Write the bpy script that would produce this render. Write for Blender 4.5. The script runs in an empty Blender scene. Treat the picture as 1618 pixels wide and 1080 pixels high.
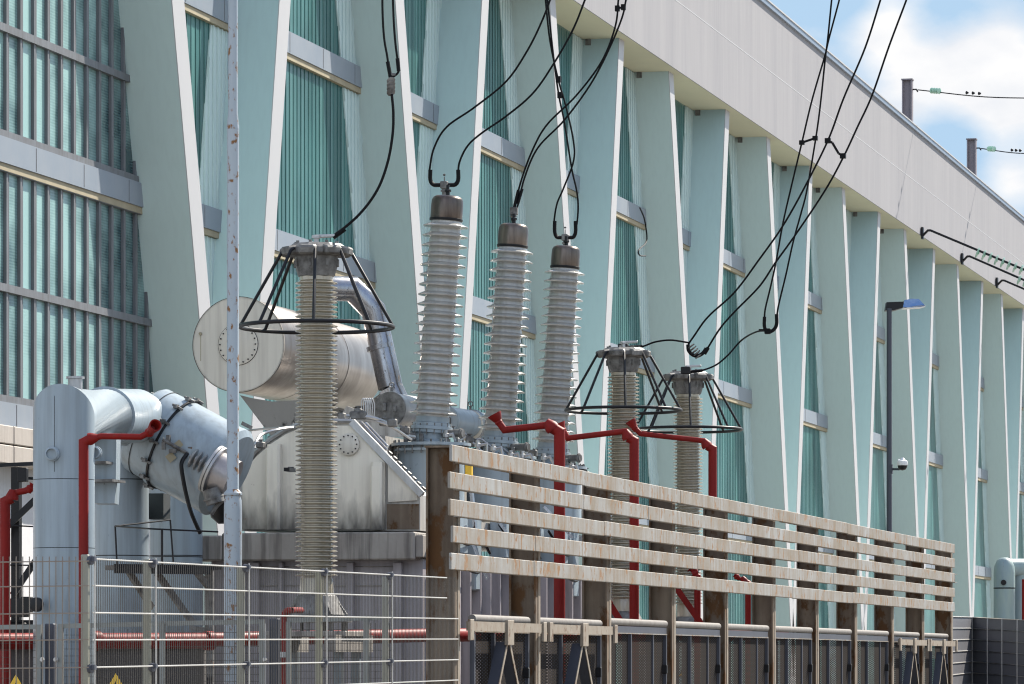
import bpy, math, random
from math import sin, cos, tan, pi, radians, sqrt, atan2
from mathutils import Vector, Matrix
random.seed(7)
S = bpy.context.scene
COL = S.collection
# ------------------------------------------------------------------ frame of reference
# world: X away from the hall towards the viewer's side, Y along the facade (away), Z up; camera stands at the origin
FPX = 6700.0; CX = 809.0; HY = 1046.0; HC = 1.7; VX = 2450.0
ALP = math.atan((VX-CX)/FPX); CA, SA = cos(ALP), sin(ALP)
def P(px, py, Z):
    r = (px-CX)/FPX*Z
    return Vector((-SA*Z+CA*r, CA*Z+SA*r, HC+(HY-py)/FPX*Z))
def PY(px, py, Y):
    u = (px-CX)/FPX
    return P(px, py, Y/(CA+SA*u))
def PX(px, py, X):
    u = (px-CX)/FPX
    return P(px, py, X/(-SA+CA*u))

# ------------------------------------------------------------------ materials
def new_mat(name):
    m = bpy.data.materials.new(name); m.use_nodes = True
    nt = m.node_tree; b = nt.nodes['Principled BSDF']
    return m, nt, b
def N(nt, t, **kw):
    n = nt.nodes.new(t)
    for k, v in kw.items(): setattr(n, k, v)
    return n
def weathered(name, col, rough=.5, metal=0., col2=None, amt=.5, scale=2., zs=.25, rust=0., rustcol=(.16,.07,.025), rscale=6.,
              bump=.15, grime=.0, grimecol=(.05,.045,.04), spec=.5, coat=0., soot_shade=None):
    m, nt, b = new_mat(name); L = nt.links.new
    tc = N(nt, 'ShaderNodeTexCoord')
    oi = N(nt, 'ShaderNodeObjectInfo')
    add = N(nt, 'ShaderNodeVectorMath', operation='ADD')
    mulr = N(nt, 'ShaderNodeMath', operation='MULTIPLY'); mulr.inputs[1].default_value = 37.
    L(oi.outputs['Random'], mulr.inputs[0]); L(tc.outputs['Object'], add.inputs[0]); L(mulr.outputs[0], add.inputs[1])
    mp = N(nt, 'ShaderNodeMapping'); mp.inputs['Scale'].default_value = (1, 1, zs); L(add.outputs[0], mp.inputs[0])
    n1 = N(nt, 'ShaderNodeTexNoise'); n1.inputs['Scale'].default_value = scale; n1.inputs['Detail'].default_value = 8
    n1.inputs['Roughness'].default_value = .6; L(mp.outputs[0], n1.inputs['Vector'])
    r1 = N(nt, 'ShaderNodeValToRGB'); r1.color_ramp.elements[0].position = .35; r1.color_ramp.elements[1].position = .68
    L(n1.outputs['Fac'], r1.inputs[0])
    mx = N(nt, 'ShaderNodeMix', data_type='RGBA'); mx.inputs[6].default_value = (*col, 1)
    c2 = col2 or tuple(c*.7 for c in col); mx.inputs[7].default_value = (*c2, 1)
    mm = N(nt, 'ShaderNodeMath', operation='MULTIPLY'); mm.inputs[1].default_value = amt
    L(r1.outputs[0], mm.inputs[0]); L(mm.outputs[0], mx.inputs[0])
    out = mx.outputs[2]
    if grime:
        mp2 = N(nt, 'ShaderNodeMapping'); mp2.inputs['Scale'].default_value = (9, 9, .5); L(add.outputs[0], mp2.inputs[0])
        n3 = N(nt, 'ShaderNodeTexNoise'); n3.inputs['Scale'].default_value = 1.3; n3.inputs['Detail'].default_value = 6
        L(mp2.outputs[0], n3.inputs['Vector'])
        r3 = N(nt, 'ShaderNodeValToRGB'); r3.color_ramp.elements[0].position = .45; r3.color_ramp.elements[1].position = .75
        L(n3.outputs['Fac'], r3.inputs[0])
        m3 = N(nt, 'ShaderNodeMath', operation='MULTIPLY'); m3.inputs[1].default_value = grime; L(r3.outputs[0], m3.inputs[0])
        x3 = N(nt, 'ShaderNodeMix', data_type='RGBA'); L(out, x3.inputs[6]); x3.inputs[7].default_value = (*grimecol, 1)
        L(m3.outputs[0], x3.inputs[0]); out = x3.outputs[2]
    if soot_shade:
        # dirt, on the duct painted shade, between two heights, broken up by noise
        sz = N(nt, 'ShaderNodeSeparateXYZ'); L(tc.outputs['Object'], sz.inputs[0])
        s1 = N(nt, 'ShaderNodeMapRange'); s1.inputs[1].default_value = soot_shade[0]; s1.inputs[2].default_value = soot_shade[1]; s1.inputs[3].default_value = 0; s1.inputs[4].default_value = 1; L(sz.outputs['Z'], s1.inputs[0])
        mp5 = N(nt, 'ShaderNodeMapping'); mp5.inputs['Scale'].default_value = (4, 4, 1.2); L(add.outputs[0], mp5.inputs[0])
        n5 = N(nt, 'ShaderNodeTexNoise'); n5.inputs['Scale'].default_value = 2.; n5.inputs['Detail'].default_value = 7; L(mp5.outputs[0], n5.inputs['Vector'])
        s2 = N(nt, 'ShaderNodeMath', operation='ADD'); L(s1.outputs[0], s2.inputs[0]); L(n5.outputs['Fac'], s2.inputs[1])
        s3 = N(nt, 'ShaderNodeMapRange'); s3.inputs[1].default_value = .75; s3.inputs[2].default_value = 1.5; s3.inputs[3].default_value = 0; s3.inputs[4].default_value = soot_shade[2]; L(s2.outputs[0], s3.inputs[0])
        x5 = N(nt, 'ShaderNodeMix', data_type='RGBA'); L(out, x5.inputs[6]); x5.inputs[7].default_value = (.045,.038,.033,1); L(s3.outputs[0], x5.inputs[0]); out = x5.outputs[2]
    if rust:
        mp4 = N(nt, 'ShaderNodeMapping'); mp4.inputs['Scale'].default_value = (1, 1, .6); L(add.outputs[0], mp4.inputs[0])
        n4 = N(nt, 'ShaderNodeTexNoise'); n4.inputs['Scale'].default_value = rscale; n4.inputs['Detail'].default_value = 9
        n4.inputs['Roughness'].default_value = .65
        L(mp4.outputs[0], n4.inputs['Vector'])
        r4 = N(nt, 'ShaderNodeValToRGB'); p = .72-.3*rust
        r4.color_ramp.elements[0].position = p; r4.color_ramp.elements[1].position = p+.07
        L(n4.outputs['Fac'], r4.inputs[0])
        rc = N(nt, 'ShaderNodeMix', data_type='RGBA'); rc.inputs[6].default_value = (*rustcol, 1)
        rc.inputs[7].default_value = (rustcol[0]*1.6, rustcol[1]*1.5, rustcol[2]*1.3, 1); L(n1.outputs['Fac'], rc.inputs[0])
        x4 = N(nt, 'ShaderNodeMix', data_type='RGBA'); L(out, x4.inputs[6]); L(rc.outputs[2], x4.inputs[7])
        L(r4.outputs[0], x4.inputs[0]); out = x4.outputs[2]
        rr = N(nt, 'ShaderNodeMapRange'); rr.inputs[3].default_value = rough; rr.inputs[4].default_value = .9
        L(r4.outputs[0], rr.inputs[0]); L(rr.outputs[0], b.inputs['Roughness'])
        if metal:
            rm = N(nt, 'ShaderNodeMapRange'); rm.inputs[3].default_value = metal; rm.inputs[4].default_value = 0
            L(r4.outputs[0], rm.inputs[0]); L(rm.outputs[0], b.inputs['Metallic'])
    else:
        b.inputs['Roughness'].default_value = rough; b.inputs['Metallic'].default_value = metal
    L(out, b.inputs['Base Color'])
    if bump:
        nb = N(nt, 'ShaderNodeTexNoise'); nb.inputs['Scale'].default_value = 9.; nb.inputs['Detail'].default_value = 6
        L(add.outputs[0], nb.inputs['Vector'])
        bp = N(nt, 'ShaderNodeBump'); bp.inputs['Strength'].default_value = bump; bp.inputs['Distance'].default_value = .02
        L(nb.outputs['Fac'], bp.inputs['Height']); L(bp.outputs[0], b.inputs['Normal'])
    b.inputs['Specular IOR Level'].default_value = spec
    b.inputs['Coat Weight'].default_value = coat; b.inputs['Coat Roughness'].default_value = .08
    return m
M = {}
M['fin'] = weathered('fin paint', (.57,.70,.67), .5, col2=(.53,.665,.64), amt=.5, scale=.35, bump=.03, grime=.14, grimecol=(.40,.50,.48))
M['fin_sky_tint'] = weathered('sky tinted fin paint', (.51,.67,.665), .5, col2=(.47,.63,.635), amt=.5, scale=.35, bump=.03, grime=.14, grimecol=(.37,.48,.49))  # bluer than the other fins: sky tint of upward-facing fins put into the colour
M['fin_edge'] = weathered('white fin edge paint', (.49,.485,.485), .5, col2=(.44,.44,.45), amt=.5, scale=.6, bump=.02)
M['fascia'] = weathered('fascia render', (.30,.294,.306), .75, col2=(.245,.244,.262), amt=.8, scale=1.0, zs=.10, bump=.05, grime=.5, grimecol=(.33,.32,.335))
M['soffit'] = weathered('soffit plaster', (.66,.64,.47), .7, col2=(.58,.57,.43), amt=.5, scale=.8, zs=1, bump=.02)
M['coping'] = weathered('roof edge metal', (.30,.36,.44), .4, metal=.4, amt=.4)
M['transom'] = weathered('transom panel', (.24,.28,.33), .4, col2=(.31,.335,.365), amt=.8, scale=.8, zs=1, bump=.03, grime=.15, grimecol=(.35,.33,.32))
M['sill'] = weathered('sill timber', (.42,.36,.24), .7, amt=.7)
M['muntin'] = weathered('grey muntin metal', (.19,.20,.215), .5, metal=.1, col2=(.12,.12,.125), amt=.6, scale=5, bump=.1, grime=.4, grimecol=(.10,.08,.07))
M['glass_light'] = weathered('pale light on glass', (.62,.76,.73), .35, col2=(.55,.70,.68), amt=.5, scale=1, zs=.1, bump=.0)  # light on the bay glass, given as a pale material of its own
M['dark'] = weathered('dark recess', (.035,.045,.05), .8, amt=.3)
M['lower'] = weathered('lower wall paint', (.78,.78,.80), .7, amt=.3, scale=.5, grime=.2, grimecol=(.5,.48,.46))
M['plinth'] = weathered('plinth blocks', (.52,.47,.42), .8, amt=.5, scale=3, grime=.4, grimecol=(.25,.2,.17))
M['porcelain'] = weathered('grey porcelain glaze', (.43,.43,.42), .25, col2=(.50,.465,.39), amt=.6, scale=3, zs=.15, bump=.02, grime=.4, grimecol=(.20,.165,.12), coat=.9)
M['porcelain2'] = weathered('warm porcelain glaze', (.50,.435,.32), .25, col2=(.36,.31,.22), amt=.6, scale=4, zs=.3, bump=.02, grime=.4, grimecol=(.15,.12,.09), coat=1.)
M['bronze'] = weathered('tarnished cap metal', (.20,.165,.14), .30, metal=.85, col2=(.07,.055,.05), amt=1., scale=3, zs=.3, grime=.6, grimecol=(.04,.03,.025))
M['casting'] = weathered('grey casting', (.24,.235,.225), .55, metal=.2, col2=(.07,.065,.06), amt=1., scale=9, zs=1, grime=.5, rust=.2)
M['black'] = weathered('black steel', (.010,.010,.012), .4, amt=.4, bump=.05, spec=.3)
M['cable'] = weathered('black cable', (.004,.004,.005), .5, amt=.3, bump=0, spec=.15)
M['tank'] = weathered('tank paint dimmed for sun', (.52,.50,.46), .42, col2=(.38,.35,.31), amt=.8, scale=1.3, zs=.35, bump=.05, grime=.7, grimecol=(.16,.13,.11), rust=.25, rscale=8, rustcol=(.07,.05,.04))  # darker copy of the tank paint, holds down glare on the sunlit sides
M['tank_end'] = weathered('tank paint brightened for shade', (.84,.775,.65), .4, col2=(.73,.66,.54), amt=.7, scale=1.2, zs=.7, bump=.05, grime=.28, grimecol=(.42,.36,.30), soot_shade=(4.3,3.45,.95), rust=.12, rscale=12)  # tank paint lightened for the shaded end; the dark foot is dirt
M['end'] = weathered('cream disc paint', (.72,.665,.565), .42, col2=(.60,.56,.48), amt=.6, scale=1.6, zs=.3, bump=.04, grime=.4, grimecol=(.36,.31,.26))
M['conserv'] = weathered('brushed grey shell', (.40,.37,.35), .30, metal=.75, col2=(.20,.165,.145), amt=.8, scale=2.5, zs=.4, bump=.04, grime=.4, grimecol=(.18,.14,.12))
M['duct'] = weathered('blue grey duct paint', (.33,.395,.44), .32, col2=(.26,.315,.35), amt=.6, scale=1.0, zs=.6, bump=.03, grime=.5, grimecol=(.17,.185,.185), rust=.14, rscale=16, rustcol=(.05,.045,.04), soot_shade=(3.1,1.3,.62))  # dark lower end: shade of platform and mesh put into the colour
M['steelpipe'] = weathered('worn silver pipe', (.42,.44,.48), .22, metal=.85, col2=(.22,.20,.19), amt=.8, scale=4, rust=.45, rscale=13, rustcol=(.05,.035,.025), bump=.08)
M['metal'] = weathered('zinc metal', (.50,.50,.50), .4, metal=.7, col2=(.30,.29,.28), amt=.7, scale=6, rust=.12)
M['nozzle'] = weathered('dull nozzle steel', (.42,.40,.40), .35, metal=.6, col2=(.25,.2,.18), amt=.7, scale=3)
M['red'] = weathered('red pipe paint', (.25,.010,.007), .5, col2=(.17,.008,.006), amt=.7, scale=5, bump=.12, spec=.22, grime=.3, grimecol=(.07,.015,.012), rust=.2, rscale=14, rustcol=(.10,.05,.035))
M['rail'] = weathered('weathered pale rail', (.30,.305,.30), .65, col2=(.20,.155,.105), amt=.95, scale=1.5, zs=.9, grime=.9, grimecol=(.19,.135,.085), rust=.56, rscale=7, rustcol=(.17,.095,.045), bump=.2)
M['ibeam'] = weathered('rusty brown column', (.175,.128,.088), .75, col2=(.075,.05,.032), amt=.9, scale=2.0, zs=.6, rust=.68, rscale=4, rustcol=(.075,.036,.013), grime=.35, grimecol=(.30,.24,.17), bump=.3)
M['tan'] = weathered('tan lit edge paint', (.28,.245,.195), .65, col2=(.22,.165,.12), amt=.9, scale=8, zs=.6, rust=.5, rscale=9, rustcol=(.09,.05,.03), bump=.2)
M['gate'] = weathered('dark blue grey frame', (.06,.065,.085), .5, metal=.2, amt=.5, scale=3, rust=.1)
M['gatetop'] = weathered('speckled top rail', (.20,.19,.175), .7, metal=.1, col2=(.15,.13,.12), amt=.9, scale=12, bump=.3, rust=.15, rscale=20)
M['wire_tan'] = weathered('tan fence wire', (.24,.20,.165), .4, metal=.2, amt=.5)
M['galv'] = weathered('galvanised frame', (.24,.25,.235), .5, metal=.3, col2=(.18,.18,.165), amt=.7, scale=8, rust=.10)
M['fence_post'] = weathered('olive fence post', (.27,.255,.18), .5, metal=.1, col2=(.22,.24,.26), amt=.6, scale=2)
M['wire_rail'] = weathered('bright fence rail', (.52,.50,.47), .35, metal=.3, amt=.3)
M['wire'] = weathered('fence wire', (.075,.065,.055), .4, metal=.3, amt=.5)
M['pole'] = weathered('pale blue pole paint', (.36,.405,.44), .28, col2=(.29,.335,.375), amt=.6, scale=1.5, rust=.52, rscale=15, rustcol=(.17,.085,.035), bump=.08)
M['beam'] = weathered('stained concrete beam', (.38,.35,.31), .8, col2=(.24,.21,.185), amt=.9, scale=2, zs=.4, grime=.9, grimecol=(.06,.05,.045), bump=.3)
M['cladding'] = weathered('lilac grey cladding', (.42,.385,.40), .5, col2=(.31,.285,.30), amt=.7, scale=1.5, zs=.2, grime=.5, grimecol=(.13,.11,.11), bump=.05)
M['yellow'] = weathered('yellow sign paint', (.85,.52,.04), .5, amt=.2)
M['lampglass'] = weathered('blue lamp shell', (.06,.20,.55), .12, col2=(.5,.6,.7), amt=.35, scale=5, zs=1)
M['white'] = weathered('white enamel', (.8,.8,.8), .4, amt=.1)
M['dark_wall'] = weathered('dark concrete of added wall', (.085,.078,.075), .85, amt=.8, scale=2, grime=.5, bump=.2)
M['sheet'] = weathered('grey fence sheet', (.16,.16,.175), .5, amt=.6, scale=1)
M['absorber'] = weathered('dark bounce absorber', (.10,.095,.085), .95, col2=(.05,.047,.043), amt=.9, scale=6, zs=1, bump=.6)  # dark tone meant to absorb light bounced off the ground
M['ground'] = weathered('concrete yard', (.33,.31,.27), .85, col2=(.27,.255,.23), amt=.7, scale=.4, zs=1, bump=.3)
M['asphalt'] = weathered('asphalt', (.06,.06,.06), .9, col2=(.045,.045,.045), amt=.6, scale=2, zs=1, bump=.3)
M['grnglass'] = weathered('green glass disc', (.30,.55,.40), .08, col2=(.6,.75,.65), amt=.6, scale=8)
M['rtank'] = weathered('pale green pipe paint', (.32,.40,.355), .45, col2=(.20,.28,.33), amt=.9, scale=2.5, rust=.2)
M['rustpost'] = weathered('roof post steel', (.27,.24,.26), .6, metal=.2, amt=.7, scale=3, rust=.2)

def glass_mat():
    m, nt, b = new_mat('teal channel glass'); L = nt.links.new
    tc = N(nt, 'ShaderNodeTexCoord'); sp = N(nt, 'ShaderNodeSeparateXYZ'); L(tc.outputs['Object'], sp.inputs[0])
    # one tint per glass channel (0.28 m) with a dark joint between channels
    d = N(nt, 'ShaderNodeMath', operation='DIVIDE'); d.inputs[1].default_value = .27; L(sp.outputs['Y'], d.inputs[0])
    fl = N(nt, 'ShaderNodeMath', operation='FLOOR'); L(d.outputs[0], fl.inputs[0])
    fr = N(nt, 'ShaderNodeMath', operation='FRACT'); L(d.outputs[0], fr.inputs[0])
    wn = N(nt, 'ShaderNodeTexWhiteNoise', noise_dimensions='1D'); L(fl.outputs[0], wn.inputs['W'])
    r = N(nt, 'ShaderNodeValToRGB'); r.color_ramp.elements[0].color = (.040,.135,.13,1); r.color_ramp.elements[1].color = (.10,.245,.23,1)
    L(wn.outputs['Value'], r.inputs[0])
    lt = N(nt, 'ShaderNodeMath', operation='LESS_THAN'); lt.inputs[1].default_value = .09; L(fr.outputs[0], lt.inputs[0])
    mx = N(nt, 'ShaderNodeMix', data_type='RGBA'); L(lt.outputs[0], mx.inputs[0]); L(r.outputs[0], mx.inputs[6]); mx.inputs[7].default_value = (.022,.08,.08,1)
    nz = N(nt, 'ShaderNodeTexNoise'); nz.inputs['Scale'].default_value = .5; L(tc.outputs['Object'], nz.inputs['Vector'])
    mr = N(nt, 'ShaderNodeMapRange'); mr.inputs[1].default_value = .3; mr.inputs[2].default_value = .7; mr.inputs[3].default_value = .75; mr.inputs[4].default_value = 1.2
    L(nz.outputs['Fac'], mr.inputs[0])
    vm = N(nt, 'ShaderNodeVectorMath', operation='SCALE'); L(mx.outputs[2], vm.inputs[0]); L(mr.outputs[0], vm.inputs['Scale'])
    L(vm.outputs[0], b.inputs['Base Color'])
    b.inputs['Roughness'].default_value = .28; b.inputs['Specular IOR Level'].default_value = .5
    mp = N(nt, 'ShaderNodeMapping'); mp.inputs['Scale'].default_value = (1, 8, .25); L(tc.outputs['Object'], mp.inputs[0])
    n2 = N(nt, 'ShaderNodeTexNoise'); n2.inputs['Scale'].default_value = 1.; L(mp.outputs[0], n2.inputs['Vector'])
    bp = N(nt, 'ShaderNodeBump'); bp.inputs['Strength'].default_value = .5; bp.inputs['Distance'].default_value = .05
    L(n2.outputs['Fac'], bp.inputs['Height']); L(bp.outputs[0], b.inputs['Normal'])
    return m
M['glass'] = glass_mat()
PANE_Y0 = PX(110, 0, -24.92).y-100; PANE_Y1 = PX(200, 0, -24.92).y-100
def pane_mat():
    m, nt, b = new_mat('lined wired glass'); L = nt.links.new
    tc = N(nt, 'ShaderNodeTexCoord'); sp = N(nt, 'ShaderNodeSeparateXYZ'); L(tc.outputs['Object'], sp.inputs[0])
    # blinds: fine horizontal lines behind the glass; a random brightness per pane column
    d = N(nt, 'ShaderNodeMath', operation='DIVIDE'); d.inputs[1].default_value = .66; L(sp.outputs['Y'], d.inputs[0])
    fl = N(nt, 'ShaderNodeMath', operation='FLOOR'); L(d.outputs[0], fl.inputs[0])
    wn = N(nt, 'ShaderNodeTexWhiteNoise', noise_dimensions='1D'); L(fl.outputs[0], wn.inputs['W'])
    wv = N(nt, 'ShaderNodeMath', operation='MULTIPLY'); wv.inputs[1].default_value = 2*pi/.05; L(sp.outputs['Z'], wv.inputs[0])
    sn = N(nt, 'ShaderNodeMath', operation='SINE'); L(wv.outputs[0], sn.inputs[0])
    nz = N(nt, 'ShaderNodeTexNoise'); nz.inputs['Scale'].default_value = 1.5; nz.inputs['Detail'].default_value = 5; L(tc.outputs['Object'], nz.inputs['Vector'])
    a = N(nt, 'ShaderNodeMath', operation='MULTIPLY_ADD'); a.inputs[1].default_value = .05; L(sn.outputs[0], a.inputs[0]); L(nz.outputs['Fac'], a.inputs[2])
    a2 = N(nt, 'ShaderNodeMath', operation='MULTIPLY_ADD'); a2.inputs[1].default_value = .35; L(wn.outputs['Value'], a2.inputs[0]); L(a.outputs[0], a2.inputs[2])
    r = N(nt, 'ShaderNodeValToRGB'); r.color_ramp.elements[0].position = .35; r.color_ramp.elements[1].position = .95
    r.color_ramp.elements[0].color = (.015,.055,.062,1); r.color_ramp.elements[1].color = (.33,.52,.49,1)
    fin_refl = N(nt, 'ShaderNodeMapRange'); fin_refl.inputs[1].default_value = PANE_Y0; fin_refl.inputs[2].default_value = PANE_Y1; fin_refl.inputs[3].default_value = .16; fin_refl.inputs[4].default_value = -.30  # darkens panes towards the fin: its reflection and shading put into the colour
    L(sp.outputs['Y'], fin_refl.inputs[0])
    a3 = N(nt, 'ShaderNodeMath', operation='ADD'); L(a2.outputs[0], a3.inputs[0]); L(fin_refl.outputs[0], a3.inputs[1])
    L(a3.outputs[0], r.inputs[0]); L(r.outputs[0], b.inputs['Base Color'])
    b.inputs['Roughness'].default_value = .22
    bp = N(nt, 'ShaderNodeBump'); bp.inputs['Strength'].default_value = .12; bp.inputs['Distance'].default_value = .01
    L(a.outputs[0], bp.inputs['Height']); L(bp.outputs[0], b.inputs['Normal'])
    return m
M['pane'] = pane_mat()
def mesh_mat():
    m, nt, b = new_mat('expanded metal mesh'); L = nt.links.new
    tc = N(nt, 'ShaderNodeTexCoord'); sp = N(nt, 'ShaderNodeSeparateXYZ'); L(tc.outputs['Object'], sp.inputs[0])
    u = N(nt, 'ShaderNodeMath', operation='DIVIDE'); u.inputs[1].default_value = .15; L(sp.outputs['Y'], u.inputs[0])
    v = N(nt, 'ShaderNodeMath', operation='DIVIDE'); v.inputs[1].default_value = .035; L(sp.outputs['Z'], v.inputs[0])
    outs = []
    for op in ('ADD', 'SUBTRACT'):
        s = N(nt, 'ShaderNodeMath', operation=op); L(u.outputs[0], s.inputs[0]); L(v.outputs[0], s.inputs[1])
        f = N(nt, 'ShaderNodeMath', operation='FRACT'); L(s.outputs[0], f.inputs[0])
        c = N(nt, 'ShaderNodeMath', operation='LESS_THAN'); c.inputs[1].default_value = .58; L(f.outputs[0], c.inputs[0]); outs.append(c)
    mxx = N(nt, 'ShaderNodeMath', operation='MAXIMUM'); L(outs[0].outputs[0], mxx.inputs[0]); L(outs[1].outputs[0], mxx.inputs[1])
    L(mxx.outputs[0], b.inputs['Alpha'])
    b.inputs['Base Color'].default_value = (.028,.023,.02,1); b.inputs['Roughness'].default_value = .9; b.inputs['Specular IOR Level'].default_value = .05
    return m
M['mesh'] = mesh_mat()

# ------------------------------------------------------------------ mesh builder
class MB:
    def __init__(s): s.v = []; s.f = []; s.pc = []
    def _add(s, vs, fs):
        o = len(s.v); s.pc.append((o, o+len(vs), len(s.f), len(s.f)+len(fs))); s.v += [Vector(v) for v in vs]; s.f += [tuple(i+o for i in f) for f in fs]; return s
    def box(s, c, size, R=None, bev=0.):
        x, y, z = size[0]/2, size[1]/2, size[2]/2; c = Vector(c)
        if bev:
            b = min(bev, x*.9, y*.9, z*.9)
            vs = []
            for sx in (-1,1):
                for sy in (-1,1):
                    for sz in (-1,1):
                        vs += [(sx*(x-b), sy*(y-b), sz*z), (sx*(x-b), sy*y, sz*(z-b)), (sx*x, sy*(y-b), sz*(z-b))]
            def i(sx,sy,sz,k): return ((sx>0)*4+(sy>0)*2+(sz>0))*3+k
            fs = []
            q = ((-1,-1),(1,-1),(1,1),(-1,1))
            for t in (-1,1):
                fs.append([i(a,b2,t,0) for a,b2 in q]); fs.append([i(a,t,b2,1) for a,b2 in q]); fs.append([i(t,a,b2,2) for a,b2 in q])
            for a in (-1,1):
                for b2 in (-1,1):
                    fs.append([i(a,-1,b2,2),i(a,1,b2,2),i(a,1,b2,0),i(a,-1,b2,0)])
                    fs.append([i(-1,a,b2,1),i(1,a,b2,1),i(1,a,b2,0),i(-1,a,b2,0)])
                    fs.append([i(a,b2,-1,2),i(a,b2,1,2),i(a,b2,1,1),i(a,b2,-1,1)])
                    for d in (-1,1): fs.append([i(a,b2,d,0),i(a,b2,d,1),i(a,b2,d,2)])
        else:
            vs = [(a*x, b*y, d*z) for a in (-1,1) for b in (-1,1) for d in (-1,1)]
            fs = [(0,1,3,2),(4,6,7,5),(0,4,5,1),(2,3,7,6),(0,2,6,4),(1,5,7,3)]
        vs = [c + (R @ Vector(v) if R else Vector(v)) for v in vs]
        return s._add(vs, fs)
    def bar(s, p, q, w, h, up=(0,0,1), bev=0.):
        p, q = Vector(p), Vector(q); d = q-p; L = d.length; d.normalize(); up = Vector(up)
        if abs(d.dot(up)) > .99: up = Vector((1,0,0))
        sd = d.cross(up).normalized(); u = sd.cross(d)
        R = Matrix((sd, d, u)).transposed()
        return s.box((p+q)/2, (w, L, h), R, bev)
    def prism(s, pts, ext):
        n = len(pts); ext = Vector(ext); a = [Vector(p) for p in pts]; b = [p+ext for p in a]
        fs = [tuple(range(n)), tuple(range(2*n-1, n-1, -1))] + [(i, (i+1)%n, (i+1)%n+n, i+n) for i in range(n)]
        return s._add(a+b, fs)
    def poly(s, pts): return s._add(pts, [tuple(range(len(pts)))])
    def lathe(s, prof, o, ax=(0,0,1), n=24, cap=True):
        o = Vector(o); ax = Vector(ax).normalized()
        e = Vector((1,0,0)) if abs(ax.x) < .9 else Vector((0,1,0))
        a = ax.cross(e).normalized(); b = ax.cross(a)
        vs = []; fs = []
        for r, z in prof:
            r = max(r, 1e-4)
            for k in range(n):
                t = 2*pi*k/n; vs.append(o+ax*z+a*(r*cos(t))+b*(r*sin(t)))
        for i in range(len(prof)-1):
            for k in range(n):
                fs.append((i*n+k, i*n+(k+1)%n, (i+1)*n+(k+1)%n, (i+1)*n+k))
        if cap and prof[0][0] > 1e-3: fs.append(tuple(range(n-1, -1, -1)))
        if cap and prof[-1][0] > 1e-3: fs.append(tuple(range((len(prof)-1)*n, len(prof)*n)))
        return s._add(vs, fs)
    def cyl(s, p, q, r0, r1=None, n=20):
        p, q = Vector(p), Vector(q); d = q-p
        return s.lathe([(r0, 0), (r0 if r1 is None else r1, d.length)], p, d, n)
    def tube(s, pts, r, n=8, mitre=False, closed=False):
        pts = [Vector(p) for p in pts]; m = len(pts); rings = []
        rr = r if isinstance(r, (list, tuple)) else [r]*m
        d0 = (pts[1]-pts[0]).normalized()
        e = Vector((0,0,1)) if abs(d0.z) < .9 else Vector((1,0,0))
        a = d0.cross(e).normalized()
        for i, p in enumerate(pts):
            if closed: din = (p-pts[i-1]).normalized(); dout = (pts[(i+1)%m]-p).normalized()
            else:
                din = (p-pts[i-1]).normalized() if i else d0
                dout = (pts[i+1]-p).normalized() if i < m-1 else din
            t = (din+dout).normalized()
            a = (a-din*a.dot(din)).normalized(); b = din.cross(a)
            ring = []
            for k in range(n):
                th = 2*pi*k/n; o = a*cos(th)*rr[i]+b*sin(th)*rr[i]
                o = o-din*(o.dot(t)/max(din.dot(t), .3)); ring.append(p+o)
            rings.append(ring)
            a = (a-dout*a.dot(dout)).normalized()
        vs = [v for g in rings for v in g]; fs = []
        for i in range(m if closed else m-1):
            j = (i+1) % m
            for k in range(n): fs.append((i*n+k, i*n+(k+1)%n, j*n+(k+1)%n, j*n+k))
        if not closed: fs += [tuple(range(n-1,-1,-1)), tuple(range((m-1)*n, m*n))]
        return s._add(vs, fs)
    def build(s, name, mat, parent=None, loc=None, smooth=35, label=None):
        L = Vector(loc) if loc is not None else (root_loc(parent) if parent else Vector((0,0,0)))
        me = bpy.data.meshes.new(name); me.from_pydata([v-L for v in s.v], [], s.f); me.materials.append(M[mat] if isinstance(mat, str) else mat)
        import bmesh
        bm = bmesh.new(); bm.from_mesh(me); bmesh.ops.recalc_face_normals(bm, faces=bm.faces); bm.to_mesh(me); bm.free()
        if smooth: me.shade_smooth(); me.set_sharp_from_angle(angle=radians(smooth))
        o = bpy.data.objects.new(name, me); COL.objects.link(o)
        if parent: o.parent = parent
        else: o.location = L
        if label: o['label'] = label
        return o
def each(mb, name, mat, parent, smooth=35, gap=.015):
    # every separate piece of the builder becomes an object of its own; touching pieces stay together
    P_ = []
    for v0, v1, f0, f1 in mb.pc:
        vs = mb.v[v0:v1]
        lo = Vector([min(v[i] for v in vs)-gap for i in range(3)]); hi = Vector([max(v[i] for v in vs)+gap for i in range(3)])
        P_.append([lo, hi, [(v0, v1, f0, f1)]])
    ch = True
    while ch:
        ch = False
        for i in range(len(P_)):
            for j in range(i+1, len(P_)):
                a, b = P_[i], P_[j]
                if all(a[0][k] <= b[1][k] and b[0][k] <= a[1][k] for k in range(3)):
                    P_[i] = [Vector([min(a[0][k], b[0][k]) for k in range(3)]), Vector([max(a[1][k], b[1][k]) for k in range(3)]), a[2]+b[2]]
                    P_.pop(j); ch = True; break
            if ch: break
    out = []
    for lo, hi, rs in P_:
        q = MB()
        for v0, v1, f0, f1 in rs: q._add(mb.v[v0:v1], [tuple(x-v0 for x in f) for f in mb.f[f0:f1]])
        out.append(q.build(name, mat, parent, smooth=smooth))
    return out
def root_loc(o):
    while o.parent: o = o.parent
    return Vector(o.location)
def tag(o, label=None, cat=None, group=None, kind=None):
    if label: o['label'] = label
    if cat: o['category'] = cat
    if group: o['group'] = group
    if kind: o['kind'] = kind
    return o
def thing(name, loc, label, cat, group=None):
    o = bpy.data.objects.new(name, None); COL.objects.link(o); o.location = loc; o.empty_display_size = .3
    return tag(o, label, cat, group)
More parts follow.
